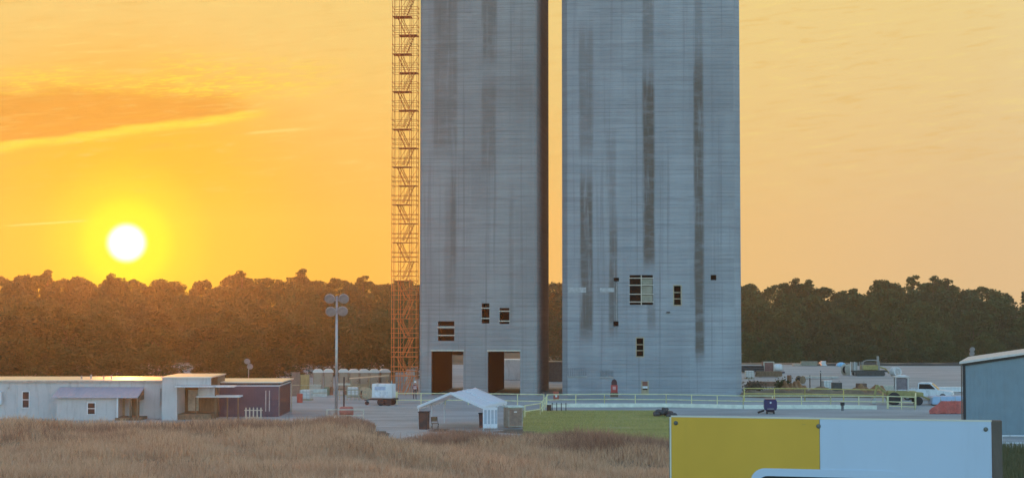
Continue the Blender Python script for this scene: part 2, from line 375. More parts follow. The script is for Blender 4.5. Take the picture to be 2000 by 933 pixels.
def tower(name, label, pxc, W, rot, D, H, stains_px, front, back, tint, c=0.6):
    """front/back: openings (x0,x1,z0,z1) in metres of the tower's own front"""
    t = 0.45 if c > .46 else .24
    root = thing(name, label, 'concrete tower', (X(pxc, TD), TD, 0), R(rot))
    m = concrete(name + '_concrete', stains_px, tint)
    MB().wall(-W / 2 + c, W / 2 - c, 0, H, front, 0, t).build('front_wall', m, root)
    MB().wall(-W / 2 + c, W / 2 - c, 0, H, back, D - t, D).build('rear_wall', m, root)
    for s in (-1, 1):
        xo, xi = s * W / 2, s * (W / 2 - t)
        MB().box(min(xo, xi), max(xo, xi), c, D - c, 0, H).build('side_wall', m, root)
        for y0, sy in ((0, 1), (D, -1)):
            a = s * (W / 2 - c)
            MB().prism([(a, y0), (xo, y0 + sy * c), (xi, y0 + sy * c), (a, y0 + sy * t)], 0, H, 'xy').build('corner', m, root)
    MB().box(-W / 2 + t + .01, W / 2 - t - .01, t + .01, D - t - .01, H - 0.5, H - 0.05).build('roof_slab', m, root)
    for zf in (7.2, 20.0, 33.0):
        MB().box(-W / 2 + t + .01, W / 2 - t - .01, t + .01, D - t - .01, zf, zf + 0.3).build('floor_slab', m, root)
    MB().box(-W / 2 + t + .01, W / 2 - t - .01, t + .01, D - t - .01, -0.1, 0.05).build('floor_slab', m, root)
    return root, m

ROT = -4.0; cR = math.cos(R(ROT)); TH = 50.0
def loc_x(px, pxc): return (px - pxc) / TS / cR
def opening(px0, px1, py0, py1, pxc): return (loc_x(px0, pxc), loc_x(px1, pxc), Z(py1, TD), Z(py0, TD))
def sub(name, m, root, bm): return bm.build(name, m, root)

# left tower
LC = 933.0; WL = 12.75; ROT_L = -6.5; D_L = 15.0
lo_d1 = (loc_x(842, LC), loc_x(905, LC), 0.0, Z(685, TD)); lo_d2 = (loc_x(953, LC), loc_x(1016, LC), 0.0, Z(685, TD))
lw = [opening(855, 887, 627, 665, LC), opening(941, 956, 592, 631, LC), opening(976, 995, 601, 632, LC)]
bk1 = (lo_d1[0], lo_d1[1], 0.0, 3.9); bk2 = (lo_d2[0], lo_d2[1], 0.0, 4.2)
st = lambda lst, pc: [(loc_x(a, pc), loc_x(b, pc), Z(d, TD), Z(c_, TD), k) for a, b, c_, d, k in lst]
TL, mTL = tower('concrete_tower', 'narrow grey concrete silo tower with two tall doorways beside the scaffold stair', LC, WL, ROT_L, D_L, TH,
    st([(846, 892, -60, 300, 0.5), (940, 970, -60, 120, 0.6), (940, 968, 170, 330, 0.5), (880, 890, 330, 520, 0.5), (995, 1003, 380, 640, 0.35), (868, 890, 380, 600, 0.35), (942, 1040, 176, 196, 0.35)], LC),
    [lo_d1, lo_d2, *lw], [bk1, bk2], (0.345, 0.338, 0.332), 0.25)
for d in (lo_d1, lo_d2):
    MB().box(d[0] - 0.08, d[1] + 0.05, -0.05, 0.10, d[3] - 0.02, d[3] + 0.14).build('door_lintel', M_TIMBER_PALE, TL)
    # formply lining on the passage inside, left of the through view
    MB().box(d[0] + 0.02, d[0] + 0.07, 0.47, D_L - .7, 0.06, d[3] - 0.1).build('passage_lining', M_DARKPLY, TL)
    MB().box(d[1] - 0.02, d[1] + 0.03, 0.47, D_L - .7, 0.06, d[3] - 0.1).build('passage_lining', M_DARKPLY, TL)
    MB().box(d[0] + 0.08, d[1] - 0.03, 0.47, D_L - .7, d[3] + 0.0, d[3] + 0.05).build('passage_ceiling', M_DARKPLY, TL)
for w, bars in zip(lw, ((0.31, 0.72), (0.24, 0.75), (0.2, 0.82))):
    for k in bars:
        zz = w[3] - (w[3] - w[2]) * k
        MB().box(w[0] - 0.06, w[1] + 0.06, -0.03, 0.05, zz - 0.055, zz + 0.055).build('shoring_bar', M_TIMBER_PALE, TL)
    MB().box(w[0] + 0.05, w[1] - 0.05, 1.6, 1.66, w[2] - 0.3, w[3] + 0.3).build('void_shade_sheet', M_DARKPLY, TL)  # near-black sheet, paints the unlit interior behind the window

# right tower
RC = 1272.0; WR = 19.3
rw = [opening(1230, 1275, 537, 595, RC), opening(1316, 1329, 558, 595, RC), opening(1243, 1256, 660, 695, RC),
      opening(1387, 1398, 537, 547, RC), opening(1198, 1208, 627, 638, RC), opening(1199, 1209, 542, 549, RC), opening(1254, 1264, 744, 770, RC)]
TR, mTR = tower('concrete_tower', 'broad blue-grey concrete silo tower with long dark rust streaks down its face', RC, WR, ROT, 18.0, TH,
    st([(1257, 1279, -80, 110, 0.55), (1257, 1279, 150, 520, 1.0), (1356, 1374, 130, 700, 0.95), (1134, 1158, 355, 660, 0.9), (1190, 1206, 440, 650, 0.8),
        (1132, 1160, 60, 300, 0.5), (1264, 1280, 595, 640, 0.6), (1186, 1204, 270, 420, 0.4), (1360, 1374, -80, 160, 0.4)], RC),
    rw, [], (0.37, 0.39, 0.41))
def bar(x0, x1, z0, z1, name='shoring_bar', m=M_TIMBER_PALE, y0=-0.03, y1=0.05, root=TR): return MB().box(x0, x1, y0, y1, z0, z1).build(name, m, root)
w = rw[0]
xm = w[0] + (w[1] - w[0]) * 0.5
bar(xm - 0.05, xm + 0.05, w[2], w[3], 'mullion', y0=-0.045, y1=0.04)
for k in (0.10, 0.34, 0.64, 0.90):
    zz = w[3] - (w[3] - w[2]) * k; bar(w[0] - 0.08, w[1] + 0.08, zz - 0.045, zz + 0.045)
for k0, k1 in ((0.13, 0.32), (0.37, 0.62), (0.67, 0.88)):
    bar(xm + 0.07, w[1] - 0.03, w[3] - (w[3] - w[2]) * k1, w[3] - (w[3] - w[2]) * k0, 'plywood_board', M_PLY, 0.12, 0.15)
for w in (rw[1], rw[2]):
    bar(w[0] - 0.10, w[0], w[2] - .1, w[3] + .1, 'window_jamb', M_TIMBER); bar(w[1], w[1] + 0.10, w[2] - .1, w[3] + .1, 'window_jamb', M_TIMBER)
    bar(w[0], w[1], w[2] - 0.1, w[2], 'window_sill', M_TIMBER); bar(w[0], w[1], w[3], w[3] + 0.1, 'window_head', M_TIMBER)
    for k in (0.35, 0.68):
        zz = w[3] - (w[3] - w[2]) * k; bar(w[0], w[1], zz - .04, zz + .04, m=M_TIMBER)
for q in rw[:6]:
    MB().box(q[0] - .4, q[1] + .4, 2.2, 2.26, q[2] - .5, q[3] + .5).build('void_shade_sheet', mat('void_shade', (0.03, 0.026, 0.022), 0.9), TR)  # dark sheet behind each opening carries the interior shade in its colour
q = rw[6]
bar(q[0], q[1], q[2], q[2] + 0.55, 'hatch_board', M_TIMBER, 0.05, 0.1); bar(q[0], q[1], q[2] + 0.7, q[2] + 0.95, 'hatch_board', M_WHITE, 0.03, 0.1)
bar(q[0], q[1], q[2] + 0.95, q[3], 'hatch_board', mat('rust_board', (0.25, 0.10, 0.07), 0.8), 0.05, 0.1)
for a in (q[0] - 0.12, q[1]): bar(a, a + 0.12, q[2], q[3] + 0.1, 'hatch_jamb', M_TIMBER)
# pale patch panels and faint louvres cast near the base
for (a, b, c_, d, nm) in ((1110, 1145, 561, 571, 'patch_panel'), (1172, 1200, 562, 570, 'patch_panel')):
    x0, x1, z0, z1 = opening(a, b, c_, d, RC); bar(x0, x1, z0, z1, nm, mat('fresh_grout', (0.42, 0.43, 0.43), 0.8), -0.04, -0.002)
for (a, b, c_, d) in ((1108, 1146, 718, 734), (1172, 1198, 722, 735)):
    x0, x1, z0, z1 = opening(a, b, c_, d, RC)
    bar(x0 - .05, x1 + .05, z0 - .07, z0, 'ledge', M_STEEL, -0.12, -0.002)
    for i in range(9):
        xx = x0 + (x1 - x0) * (i + .5) / 9; bar(xx - .03, xx + .03, z0, z1, 'slat', mat('grey_slat', (0.22, 0.23, 0.24), 0.7), -0.05, -0.002)
bar(loc_x(1301, RC), loc_x(1308, RC), Z(610.5, TD), Z(608.5, TD), 'bracket', M_BLACK, -0.25, -0.002)
# conduit running down to the small opening
MB().tube((loc_x(1204, RC), -0.06, Z(627, TD)), (loc_x(1204, RC), -0.06, Z(552, TD)), 0.035).build('conduit', M_STEEL, TR)

# red fire point at the foot of the tower
fp = thing('fire_point', 'red standpipe cabinet with dark rounded hood at foot of broad tower', 'fire cabinet', (X(1199, 163.5), 163.5, 0), R(ROT))
MB().box(-0.42, 0.42, -0.25, 0.25, 0.0, 0.5).build('plinth', mat('brown_crate', (0.14, 0.10, 0.07), 0.8), fp)
MB().box(-0.36, 0.36, -0.2, 0.2, 0.5, 1.3).build('cabinet', M_REDPAINT, fp, bevel=0.03)
MB().prism([(-0.3, 1.3), (0.3, 1.3), (0.3, 1.6), (0.2, 1.82), (0, 1.92), (-0.2, 1.82), (-0.3, 1.6)], -0.19, 0.19).build('hood', mat('dark_maroon', (0.07, 0.02, 0.02), 0.6), fp)
MB().box(-0.16, 0.16, -0.22, -0.2, 0.8, 1.15).build('notice_plate', mat('pink_plate', (0.6, 0.32, 0.3), 0.6), fp)
for s in (-1, 1): MB().tube((0.28 * s, -0.3, 0.5), (0.28 * s, -0.3, 0.95), 0.07, 8).build('extinguisher', M_REDPAINT, fp)

# ------------------------------------------------------------------ scaffold stair tower
M_SCAF = mat('scaffold_glare_orange', (0.70, 0.22, 0.065), 0.6, 0.2, var=0.3, scale=2)  # orange base colour paints the sun's backlit glare onto plain steel
sc = thing('scaffold_stair', 'tall glare-tinted orange scaffold stair tower climbing the side of the narrow tower', 'scaffold', (X(791.5, 168), 168.0, 0), R(ROT))
LIFT = 2.07; NL = 22; sx = (-1.38, -0.62, 0.55, 1.32); sy = (-0.75, 0.75)
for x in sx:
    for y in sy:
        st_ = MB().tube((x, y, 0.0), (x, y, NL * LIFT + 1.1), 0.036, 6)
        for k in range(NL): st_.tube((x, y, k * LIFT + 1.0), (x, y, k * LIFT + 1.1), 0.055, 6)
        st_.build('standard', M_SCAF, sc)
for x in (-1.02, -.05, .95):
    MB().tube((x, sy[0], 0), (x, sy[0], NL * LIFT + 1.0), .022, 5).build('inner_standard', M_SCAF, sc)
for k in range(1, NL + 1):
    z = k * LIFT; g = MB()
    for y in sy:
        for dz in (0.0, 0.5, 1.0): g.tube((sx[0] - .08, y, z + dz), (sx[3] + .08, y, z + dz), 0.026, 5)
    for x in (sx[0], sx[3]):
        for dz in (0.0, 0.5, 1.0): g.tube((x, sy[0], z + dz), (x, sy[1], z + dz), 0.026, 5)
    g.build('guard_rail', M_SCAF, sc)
    left = k % 2 == 0
    a, b = (sx[0], sx[2] + .1) if left else (sx[1] - .1, sx[3])
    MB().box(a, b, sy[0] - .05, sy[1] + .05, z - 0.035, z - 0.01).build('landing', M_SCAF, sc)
    # steep flight down to the landing below
    fl = MB(); z0 = z - LIFT
    xt, xb = (-0.95, 0.0) if left else (1.0, 0.12)
    ys = 0.33 if left else -0.33
    for dy in (-0.3, 0.3):
        fl.tube((xt, ys + dy, z), (xb, ys + dy, z0), 0.03, 5)
        fl.tube((xt + .28 * (1 if left else -1), ys + dy, z), (xb + .28 * (1 if left else -1), ys + dy, z0 + .2), 0.024, 5)
        fl.tube((xt + .5 * (1 if left else -1), ys + dy, z), (xb + .45 * (1 if left else -1), ys + dy, z0 + .2), 0.024, 5)
    for i in range(1, 9):
        f_ = i / 9; xx = xt + (xb - xt) * f_; zz = z + (z0 - z) * f_
        fl.box(xx - .06, xx + .06, ys - .3, ys + .3, zz - .012, zz + .012)
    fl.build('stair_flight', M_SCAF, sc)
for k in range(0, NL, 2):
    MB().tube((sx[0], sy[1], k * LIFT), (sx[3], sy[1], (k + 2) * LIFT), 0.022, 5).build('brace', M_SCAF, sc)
for x in sx:
    for y in sy: MB().box(x - .12, x + .12, y - .12, y + .12, -0.02, 0.05).build('base_plate', M_STEEL, sc)

# ------------------------------------------------------------------ site offices on the left
M_SIDING = mat('white_siding', (0.52, 0.50, 0.48), 0.6, var=0.06, scale=1.2, dirt=0.25)
M_ROOF = mat('roof_membrane', (0.75, 0.73, 0.70), 0.40, 0.85, var=0.05, scale=0.7)
M_GLASS = mat('dark_glass', (0.03, 0.028, 0.03), 0.12, var=0.2, scale=0.8)
M_BROWNWOOD = mat('brown_wood', (0.20, 0.13, 0.075), 0.8, var=0.3, scale=2, stretch=(3, 3, 0.5))
M_LILAC = mat('lilac_metal_roof', (0.42, 0.41, 0.46), 0.5, 0.2, var=0.08)
def window(parent, x0, x1, z0, z1, y, frame=M_WHITE):
    w_ = MB().box(x0, x1, y - .02, y + .01, z0, z1).build('window', M_GLASS, parent)
    zm = (z0 + z1) / 2
    fr = MB().box(x0 - .07, x0, y - .05, y, z0 - .07, z1 + .07).box(x1, x1 + .07, y - .05, y, z0 - .07, z1 + .07).box(x0, x1, y - .05, y, z0 - .07, z0).box(x0, x1, y - .05, y, z1, z1 + .07).box(x0, x1, y - .045, y - .022, zm - .03, zm + .03)
    fr.build('window_frame', frame, w_); return w_
OD = 132.0
of = thing('site_office', 'long white site office trailer with small gabled annex on its front', 'site office', (0, OD, 0))
xa, xb = X(-90, OD), X(322, OD); zt = Z(743, OD)
wa = MB().box(xa, xb, 0.02, 6.8, -0.1, zt)
wa.build('wall', M_SIDING, of)
for i in range(60):                                   # lap joints of the siding panels
    x = xa + (xb - xa) * (i + .5) / 60
    if i % 3 == 0: MB().box(x - .02, x + .02, 0.0, 0.03, 0.35, zt - .12).build('batten', M_SIDING, of)
rf = MB().box(xa - .15, xb + .05, -0.12, 7.0, zt, zt + .09).build('roof', M_ROOF, of)
MB().box(xa - .15, xb + .05, -0.16, -0.122, zt - .10, zt + .06).build('fascia', mat('tan_fascia', (0.45, 0.36, 0.3), 0.6), of)
for px_, h in ((146, .25), (165, .35), (190, .25), (205, .28)): MB().tube((X(px_, OD), 2.5, zt + .09), (X(px_, OD), 2.5, zt + .09 + h), .07, 8).build('roof_vent', M_STEEL, rf)
window(of, X(48, OD), X(60, OD), Z(794, OD), Z(764, OD), 0.0)
MB().box(X(-4, OD), X(9, OD), -0.45, 0.0, Z(788, OD), Z(763, OD)).build('air_conditioner', M_WHITE, of, bevel=0.03)
MB().box(X(17, OD), X(21, OD), -0.15, 0.0, Z(758, OD), Z(754, OD)).build('wall_lamp', M_STEEL, of)
MB().tube((X(316, OD), -0.06, Z(792, OD)), (X(316, OD), -0.06, Z(757, OD)), 0.06, 8).build('downpipe', M_STEEL, of)
# annex
ad = 2.3; xe0, xe1 = X(104, OD - ad), X(272, OD - ad); zr, ze = 2.62, 1.92
an = MB().box(xe0 + .35, X(229, OD - ad), -ad + .25, 0.02, -0.1, ze).build('annex_wall', M_SIDING, of)
ro = MB().prism([(-ad - .1, ze - .02), (0.0, zr), (0.0, zr + .07), (-ad - .1, ze + .06)], xe0, xe1, 'yz').build('annex_roof', M_LILAC, of)
for i in range(22):
    x = xe0 + (xe1 - xe0) * (i + .5) / 22
    MB().prism([(-ad - .1, ze + .06), (0.0, zr + .07), (0.0, zr + .10), (-ad - .1, ze + .09)], x - .02, x + .02, 'yz').build('roof_rib', M_LILAC, ro)
window(of, X(173.5, OD - ad), X(187, OD - ad), Z(807, OD - ad), Z(786, OD - ad), -ad + .24)
for px_ in (232, 257, 271): MB().box(X(px_, OD - ad) - .06, X(px_, OD - ad) + .06, -ad, -ad + .12, -0.1, ze).build('porch_post', M_BROWNWOOD if px_ != 232 else M_WHITE, of)
MB().box(X(236, OD), X(247, OD), -0.04, 0.02, 0.2, 2.1).build('door', mat('tan_door', (0.35, 0.3, 0.2), 0.6), of)
MB().box(X(260, OD), X(275, OD), -0.03, 0.02, 0.2, 2.2).build('screen_wall', M_BROWNWOOD, of)
MB().box(X(228, OD - ad), X(278, OD - ad), -ad, 0.0, -0.1, 0.25).build('porch_deck', M_BROWNWOOD, of)
MB().prism([(-ad + .1, ze - .25), (0.0, ze - .25), (0.0, zr - .02)], xe1 - .08, xe1 - .03, 'yz').build('gable_end', M_BROWNWOOD, of)

# second office block with open porch
pb_d = 130.0
po = thing('porch_office', 'white office block with open timber porch and thin white awnings', 'site office', (0, pb_d, 0))
x0, x1, x2, zt2 = X(319, pb_d), X(348, pb_d), X(413, pb_d), Z(737, pb_d)
MB().box(x0, x1, 0, 6.5, -0.1, zt2).build('wall', M_SIDING, po)
MB().box(x1 + .002, x2, 3.2, 6.5, -0.1, zt2 - .002).build('rear_wall', M_BROWNWOOD, po)
MB().box(x1 + .002, x2, 0.02, 0.3, Z(751, pb_d), zt2 - .002).build('fascia', M_SIDING, po)
MB().box(x0 - .1, x2 + .1, -0.1, 6.6, zt2, zt2 + .1).build('roof', M_ROOF, po)
MB().box(X(350, pb_d) + .2, X(371, pb_d) + .2, 3.1, 3.19, 0.6, 2.4).build('door', mat('cream_door', (0.5, 0.45, 0.36), 0.6), po)
MB().box(X(379, pb_d), X(411, pb_d), 2.2, 2.3, Z(773, pb_d + 2), Z(757, pb_d + 2)).build('notice_board', M_WHITE, po)
MB().box(x1, X(462, pb_d), -0.9, 0.7, Z(754, pb_d), Z(754, pb_d) + .1).build('awning', M_WHITE, po)
MB().box(X(381, pb_d), X(466, pb_d), 0.9, 2.6, Z(776, pb_d), Z(776, pb_d) + .12).build('awning', M_WHITE, po)
for px_ in (380, 418.5, 442, 463): MB().box(X(px_, pb_d) - .05, X(px_, pb_d) + .05, 0.95, 1.05, -0.1, Z(776, pb_d) if px_ != 418.5 else Z(754, pb_d)).build('awning_post', M_BROWNWOOD, po)
MB().box(x1, X(412, pb_d), 0.4, 3.1, -0.05, 0.5).build('porch_deck', M_BROWNWOOD, po)

# dark plum trailer
cd = 134.0
ct = thing('storage_trailer', 'dark plum ribbed storage trailer under a raised pale roof', 'trailer', (0, cd, 0))
M_PLUM = mat('plum_siding', (0.085, 0.066, 0.098), 0.55, var=0.12, scale=1.5, dirt=0.2); M_MAROON = mat('maroon_end', (0.12, 0.06, 0.05), 0.6, var=0.2)
x0, x1, zt3 = X(414, cd), X(546, cd), Z(753, cd)
MB().box(x0, x1, 0, 7.0, -0.1, zt3).build('wall', M_PLUM, ct)
for i in range(44):
    x = x0 + (x1 - x0) * (i + .5) / 44; MB().box(x - .035, x + .035, -.03, 0.0, .1, zt3 - .1).build('rib', M_PLUM, ct)
for i in range(16):
    y = 7.0 * (i + .5) / 16; MB().box(x1, x1 + .03, y - .06, y + .06, .1, zt3 - .1).build('rib', M_MAROON, ct)
MB().box(x1 + .002, x1 + .02, -.02, .5, -.1, zt3).build('corner_trim', mat('grey_trim', (0.3, 0.28, 0.27), 0.6), ct)
MB().box(x0, x1 + .05, -.06, 7.0, zt3, zt3 + .07).build('eave_strip', M_WHITE, ct)
MB().box(x0 + .1, x1 - .1, .3, 6.8, zt3 + .07, zt3 + .26).build('gap_shade_band', M_BLACK, ct)  # black filler, its colour stands for the shade in the gap under the roof
MB().box(x0 - .2, x1 + .25, 0.5, 7.4, zt3 + .26, zt3 + .36).build('roof', M_ROOF, ct)
for px_ in (521, 528): MB().box(X(px_, cd) - .04, X(px_, cd) + .04, -.05, -.031, .5, 2.3).build('door_rod', M_STEEL, ct)
MB().box(X(546, cd) + .1, X(546, cd) + .16, 6.9, 7.0, 0, zt3).build('end_post', M_TIMBER, ct)

pk = thing('picket_panel', 'short row of five pale pickets before the plum trailer', 'fence', (X(497, 128), 128, 0))
for i in range(5): MB().prism([(-.05, 0), (.05, 0), (.05, 1.15), (0, 1.25), (-.05, 1.15)], -.015, .015).build('picket', M_TIMBER_PALE, pk).location.x = -.62 + .31 * i
for z in (.35, .95): MB().box(-.75, .75, .016, .05, z, z + .07).build('picket_rail', M_TIMBER_PALE, pk)

# ------------------------------------------------------------------ pickups
def pickup(label, loc, rotz, body):
    t = thing('pickup_truck', label, 'truck', loc, rotz)
    # x forward, length 5.4, width 1.9
    low = [(-2.7, .45), (2.65, .45), (2.7, .7), (2.62, .98), (1.35, 1.1), (-2.7, 1.1)]
    MB().prism(low, -.95, .95).build('body', body, t, bevel=0.05)
    cab = [(-.75, 1.102), (1.3, 1.102), (.55, 1.78), (.35, 1.84), (-.55, 1.84), (-.7, 1.78)]
    MB().prism(cab, -.82, .82).build('cab', body, t, bevel=0.05)
    for s in (-1, 1):
        MB().prism([(-.62, 1.2), (1.02, 1.2), (.5, 1.7), (-.58, 1.7)], s * .822 - .008, s * .822 + .008).build('side_window', M_GLASS, t)
        MB().box(-1.6, -.7, s * .9 - .06, s * .9 + .06, 1.1, 1.18).build('bed_rail', body, t)
    MB().add([(1.30, -.74, 1.16), (1.30, .74, 1.16), (.63, .68, 1.75), (.63, -.68, 1.75)], [(0, 1, 2, 3)]).build('windscreen', M_GLASS, t)
    MB().add([(-.77, -.7, 1.2), (-.77, .7, 1.2), (-.74, .7, 1.72), (-.74, -.7, 1.72)], [(0, 1, 2, 3)]).build('rear_window', M_GLASS, t)
    MB().box(-2.6, -.85, -.8, .8, 1.101, 1.115).build('bed_liner', M_BLACK, t)
    for x in (-1.75, 1.75):
        for s in (-1, 1):
            wh = MB().lathe([(.2, -.13), (.36, -.13), (.39, -.08), (.39, .08), (.36, .13), (.2, .13)], 18, (x, s * .85, .39), 'y').build('wheel', M_BLACK, t, smooth_=False)
            MB().lathe([(.05, -.02), (.22, -.01), (.22, .01), (.05, .02)], 14, (x, s * .99, .39), 'y').build('rim', M_STEEL, wh)
    for s in (-1, 1):
        MB().box(2.6, 2.69, s * .7 - .18, s * .7 + .18, .72, .9).build('headlight', mat('lamp_lens', (.7, .7, .68), .15), t)
        MB().box(-2.72, -2.68, s * .85 - .07, s * .85 + .07, .65, 1.0).build('tail_light', M_REDPAINT, t)
    MB().box(2.6, 2.78, -.9, .9, .42, .58).build('bumper', M_STEEL, t)
    return t
pickup('white pickup truck parked behind the backhoe near the blue stack', (X(1806, 158), 158, 0), R(-22), M_WHITE)

# ------------------------------------------------------------------ portable toilets
M_TAN = mat('tan_plastic', (0.30, 0.225, 0.165), 0.55, var=0.12, scale=1.5, dirt=0.2); M_TANDOOR = mat('tan_door_plastic', (0.36, 0.29, 0.21), 0.55, var=0.1)
M_CAP = mat('white_cap_plastic', (0.82, 0.80, 0.76), 0.4, var=0.04, transl=0.2)
def toilet():
    t = thing('portable_toilet', 'tan portable toilet with white domed roof in the long row behind the light mast', 'portable toilet', group='row of tan portable toilets')
    MB().box(-.56, .56, -.56, .56, .1, 2.05).build('cabin', M_TAN, t, bevel=.03)
    MB().box(-.6, .6, -.6, .6, 0, .1).build('skid', M_BLACK, t)
    d = MB().box(-.42, .42, -.59, -.562, .18, 1.95).build('door', M_TANDOOR, t)
    MB().box(.3, .36, -.62, -.591, 1.0, 1.12).build('latch', M_BLACK, d)
    MB().prism([(-.6, 2.0), (.6, 2.0), (.58, 2.2), (.3, 2.42), (-.3, 2.42), (-.58, 2.2)], -.6, .6).build('roof', M_CAP, t, bevel=.03)
    MB().tube((.35, .4, 2.1), (.35, .4, 2.36), .06, 8).build('vent_pipe', M_CAP, t)
    return t
t0 = toilet()
for i, px in enumerate((622, 642.5, 672, 692, 712, 732, 752)):
    o = t0 if i == 0 else dup(t0); d = 178 + random.uniform(-.5, .5)
    o.location = (X(px, d), d, 0); o.rotation_euler.z = R(12 + random.uniform(-6, 6))

# ------------------------------------------------------------------ light masts
def mast(label, px, d, ztop, heads, r=.13):
    t = thing('light_mast', label, 'light mast', (X(px, d), d, 0))
    MB().tube((0, 0, 0), (0, 0, ztop), r, 10, r * .65).build('pole', M_STEEL, t, smooth_=True)
    MB().box(-.28, .28, -.28, .28, 0, .25).build('base', M_CONC, t)
    for z in sorted({h[1] for h in heads}):
        xs = [h[0] for h in heads if h[1] == z]; MB().tube((min(xs + [-.2]), -.02, z - .2), (max(xs + [.2]), -.02, z - .2), .045, 6).build('cross_arm', M_STEEL, t)
    for (x, z, s) in heads:
        h = MB().lathe([(.1 * s, .16 * s), (.3 * s, .12 * s), (.46 * s, -.08 * s), (.47 * s, -.16 * s), (.40 * s, -.15 * s), (.1 * s, -.13 * s)], 14, (0, 0, 0), 'y').build('floodlight', M_STEEL, t, smooth_=True)
        h.location = (x, -.12, z); h.rotation_euler = (R(28), 0, 0)
        MB().lathe([(.02, -.125 * s), (.39 * s, -.135 * s), (.39 * s, -.13 * s), (.02, -.12 * s)], 14, (0, 0, 0), 'y').build('lens', mat('lamp_glass', (.7, .68, .62), .2), h)
    return t
s_ = F_PX / 132
mast('tall steel light mast with four round floodlights by the haul road', 658, 132, Z(578, 132), [((646 - 659) / s_, Z(582, 132), 1), ((673 - 659) / s_, Z(582, 132), 1), ((648 - 659) / s_, Z(607, 132), 1), ((671 - 659) / s_, Z(606, 132), 1)], .14)
mast('short mast with two lamps behind the plum trailer', 487, 186, Z(704, 186), [(-.15, Z(704, 186), .8), (.2, Z(714, 186), .8)], .05)
mast('short mast with two lamps behind the blue steel shed', 1896, 200, Z(680, 200), [(0, Z(681, 200), .75), (-.05, Z(689, 200), .75)], .05)

# thin dark sign post, small barrow
t = thing('sign_post', 'thin black post with small cross plate beside the light mast', 'post', (X(673, 138), 138, 0))
MB().tube((0, 0, 0), (0, 0, Z(735, 138)), .07, 8).build('post', M_BLACK, t); MB().box(-.55, .55, -.03, .03, 2.55, 2.72).build('plate', M_TIMBER_PALE, t)
t = thing('water_bowser', 'small faded red tank cart on wheels behind the pale barrier rails', 'cart', (X(678, 129), 129, 0))
MB().lathe([(.05, -.6), (.36, -.56), (.42, -.4), (.42, .4), (.36, .56), (.05, .6)], 16, (0, 0, .82), 'x').build('tank', mat('faded_red', (.42, .12, .09), .5, dirt=.3), t, smooth_=True)
MB().box(-.62, .62, -.3, .3, .36, .46).build('frame', M_STEEL, t); MB().tube((.6, 0, .4), (1.2, 0, .25), .04).build('drawbar', M_STEEL, t)
for s in (-1, 1): MB().lathe([(.08, -.07), (.26, -.07), (.26, .07), (.08, .07)], 14, (.25, .42 * s, .26), 'y').build('wheel', M_BLACK, t)

# ------------------------------------------------------------------ rails
def rails(name, label, pts, ztops, step, m=M_RAIL, r=.046, group=None):
    o = Vector(pts[0]); t = thing(name, label, 'guard rail', tuple(o) + (0,) if len(o) == 2 else o)
    base = Vector((t.location.x, t.location.y, 0))
    for z in ztops:
        MB().path([Vector((p[0], p[1], z + (p[2] if len(p) > 2 else 0))) - base for p in pts], r).build('rail', m, t)
    for a, b in zip(pts, pts[1:]):
        a = Vector(a[:2]); b = Vector(b[:2]); n_ = max(1, round((b - a).length / step))
        for i in range(n_ + 1):
            p = a + (b - a) * (i / n_) - base.xy
            MB().tube((p.x, p.y, 0), (p.x, p.y, ztops[0] + .03), r * 1.1).build('post', m, t)
    return t
pt = lambda px, d: (X(px, d), d)
rails('guard_rail', 'long pale yellow two-bar pipe rail in front of both towers', [pt(1068, 148), pt(1180, 149), pt(1300, 148.5), pt(1450, 146), pt(1620, 146), pt(1730, 145)], (1.15, .65), 2.6)
rails('guard_rail', 'pale two-bar pipe rail running behind the canopy tent', [pt(776, 151), pt(870, 151), pt(960, 150.5), pt(1062, 149)], (1.1, .45), 2.8)
rails('guard_rail', 'low bent pipe rail end at the edge of the lawn', [pt(1025, 133), pt(1055, 136), pt(1066, 146)], (1.05, .55), 3.0)
rails('guard_rail', 'pale barrier rail in front of the faded red tank cart', [pt(640, 125.5), pt(711, 125.5)], (1.2, .72), 3.0, M_TIMBER_PALE, .045)
rails('guard_rail', 'bright yellow pit rail before the brown earth bank', [pt(1452, 157), pt(1570, 156.5), pt(1722, 154)], (1.28, .74), 3.2, mat('bright_rail', (.62, .48, .14), .5, var=.15), .05)
rails('guard_rail', 'short white farm rail beside the blue steel shed', [pt(1952, 107), pt(2040, 107)], (.55, .05 + .0) if False else (.62, .12), 2.5, M_WHITE, .05)
rails('guard_rail', 'yellow rail corner with gate post near the backhoe', [pt(1732, 144.5), pt(1784, 143), pt(1786, 150)], (1.2, .7, .3), 1.2)
# white concrete kerb below the rails
kb = MB()
for a, b in zip([pt(1068, 147), pt(1300, 147.3), pt(1450, 145), pt(1620, 145)], [pt(1300, 147.3), pt(1450, 145), pt(1620, 145), pt(1710, 144)]):
    a = Vector((*a, 0)); b = Vector((*b, 0)); n_ = (b - a).normalized().cross(Vector((0, 0, 1))) * .26
    kb.add([a - n_, b - n_, b + n_, a + n_, a - n_ + Vector((0, 0, .36)), b - n_ + Vector((0, 0, .36)), b + n_ + Vector((0, 0, .36)), a + n_ + Vector((0, 0, .36))],
           [(0, 1, 5, 4), (3, 2, 6, 7), (4, 5, 6, 7), (0, 4, 7, 3), (1, 2, 6, 5)])
k = kb.build('kerb', M_CONC); k['kind'] = 'structure'

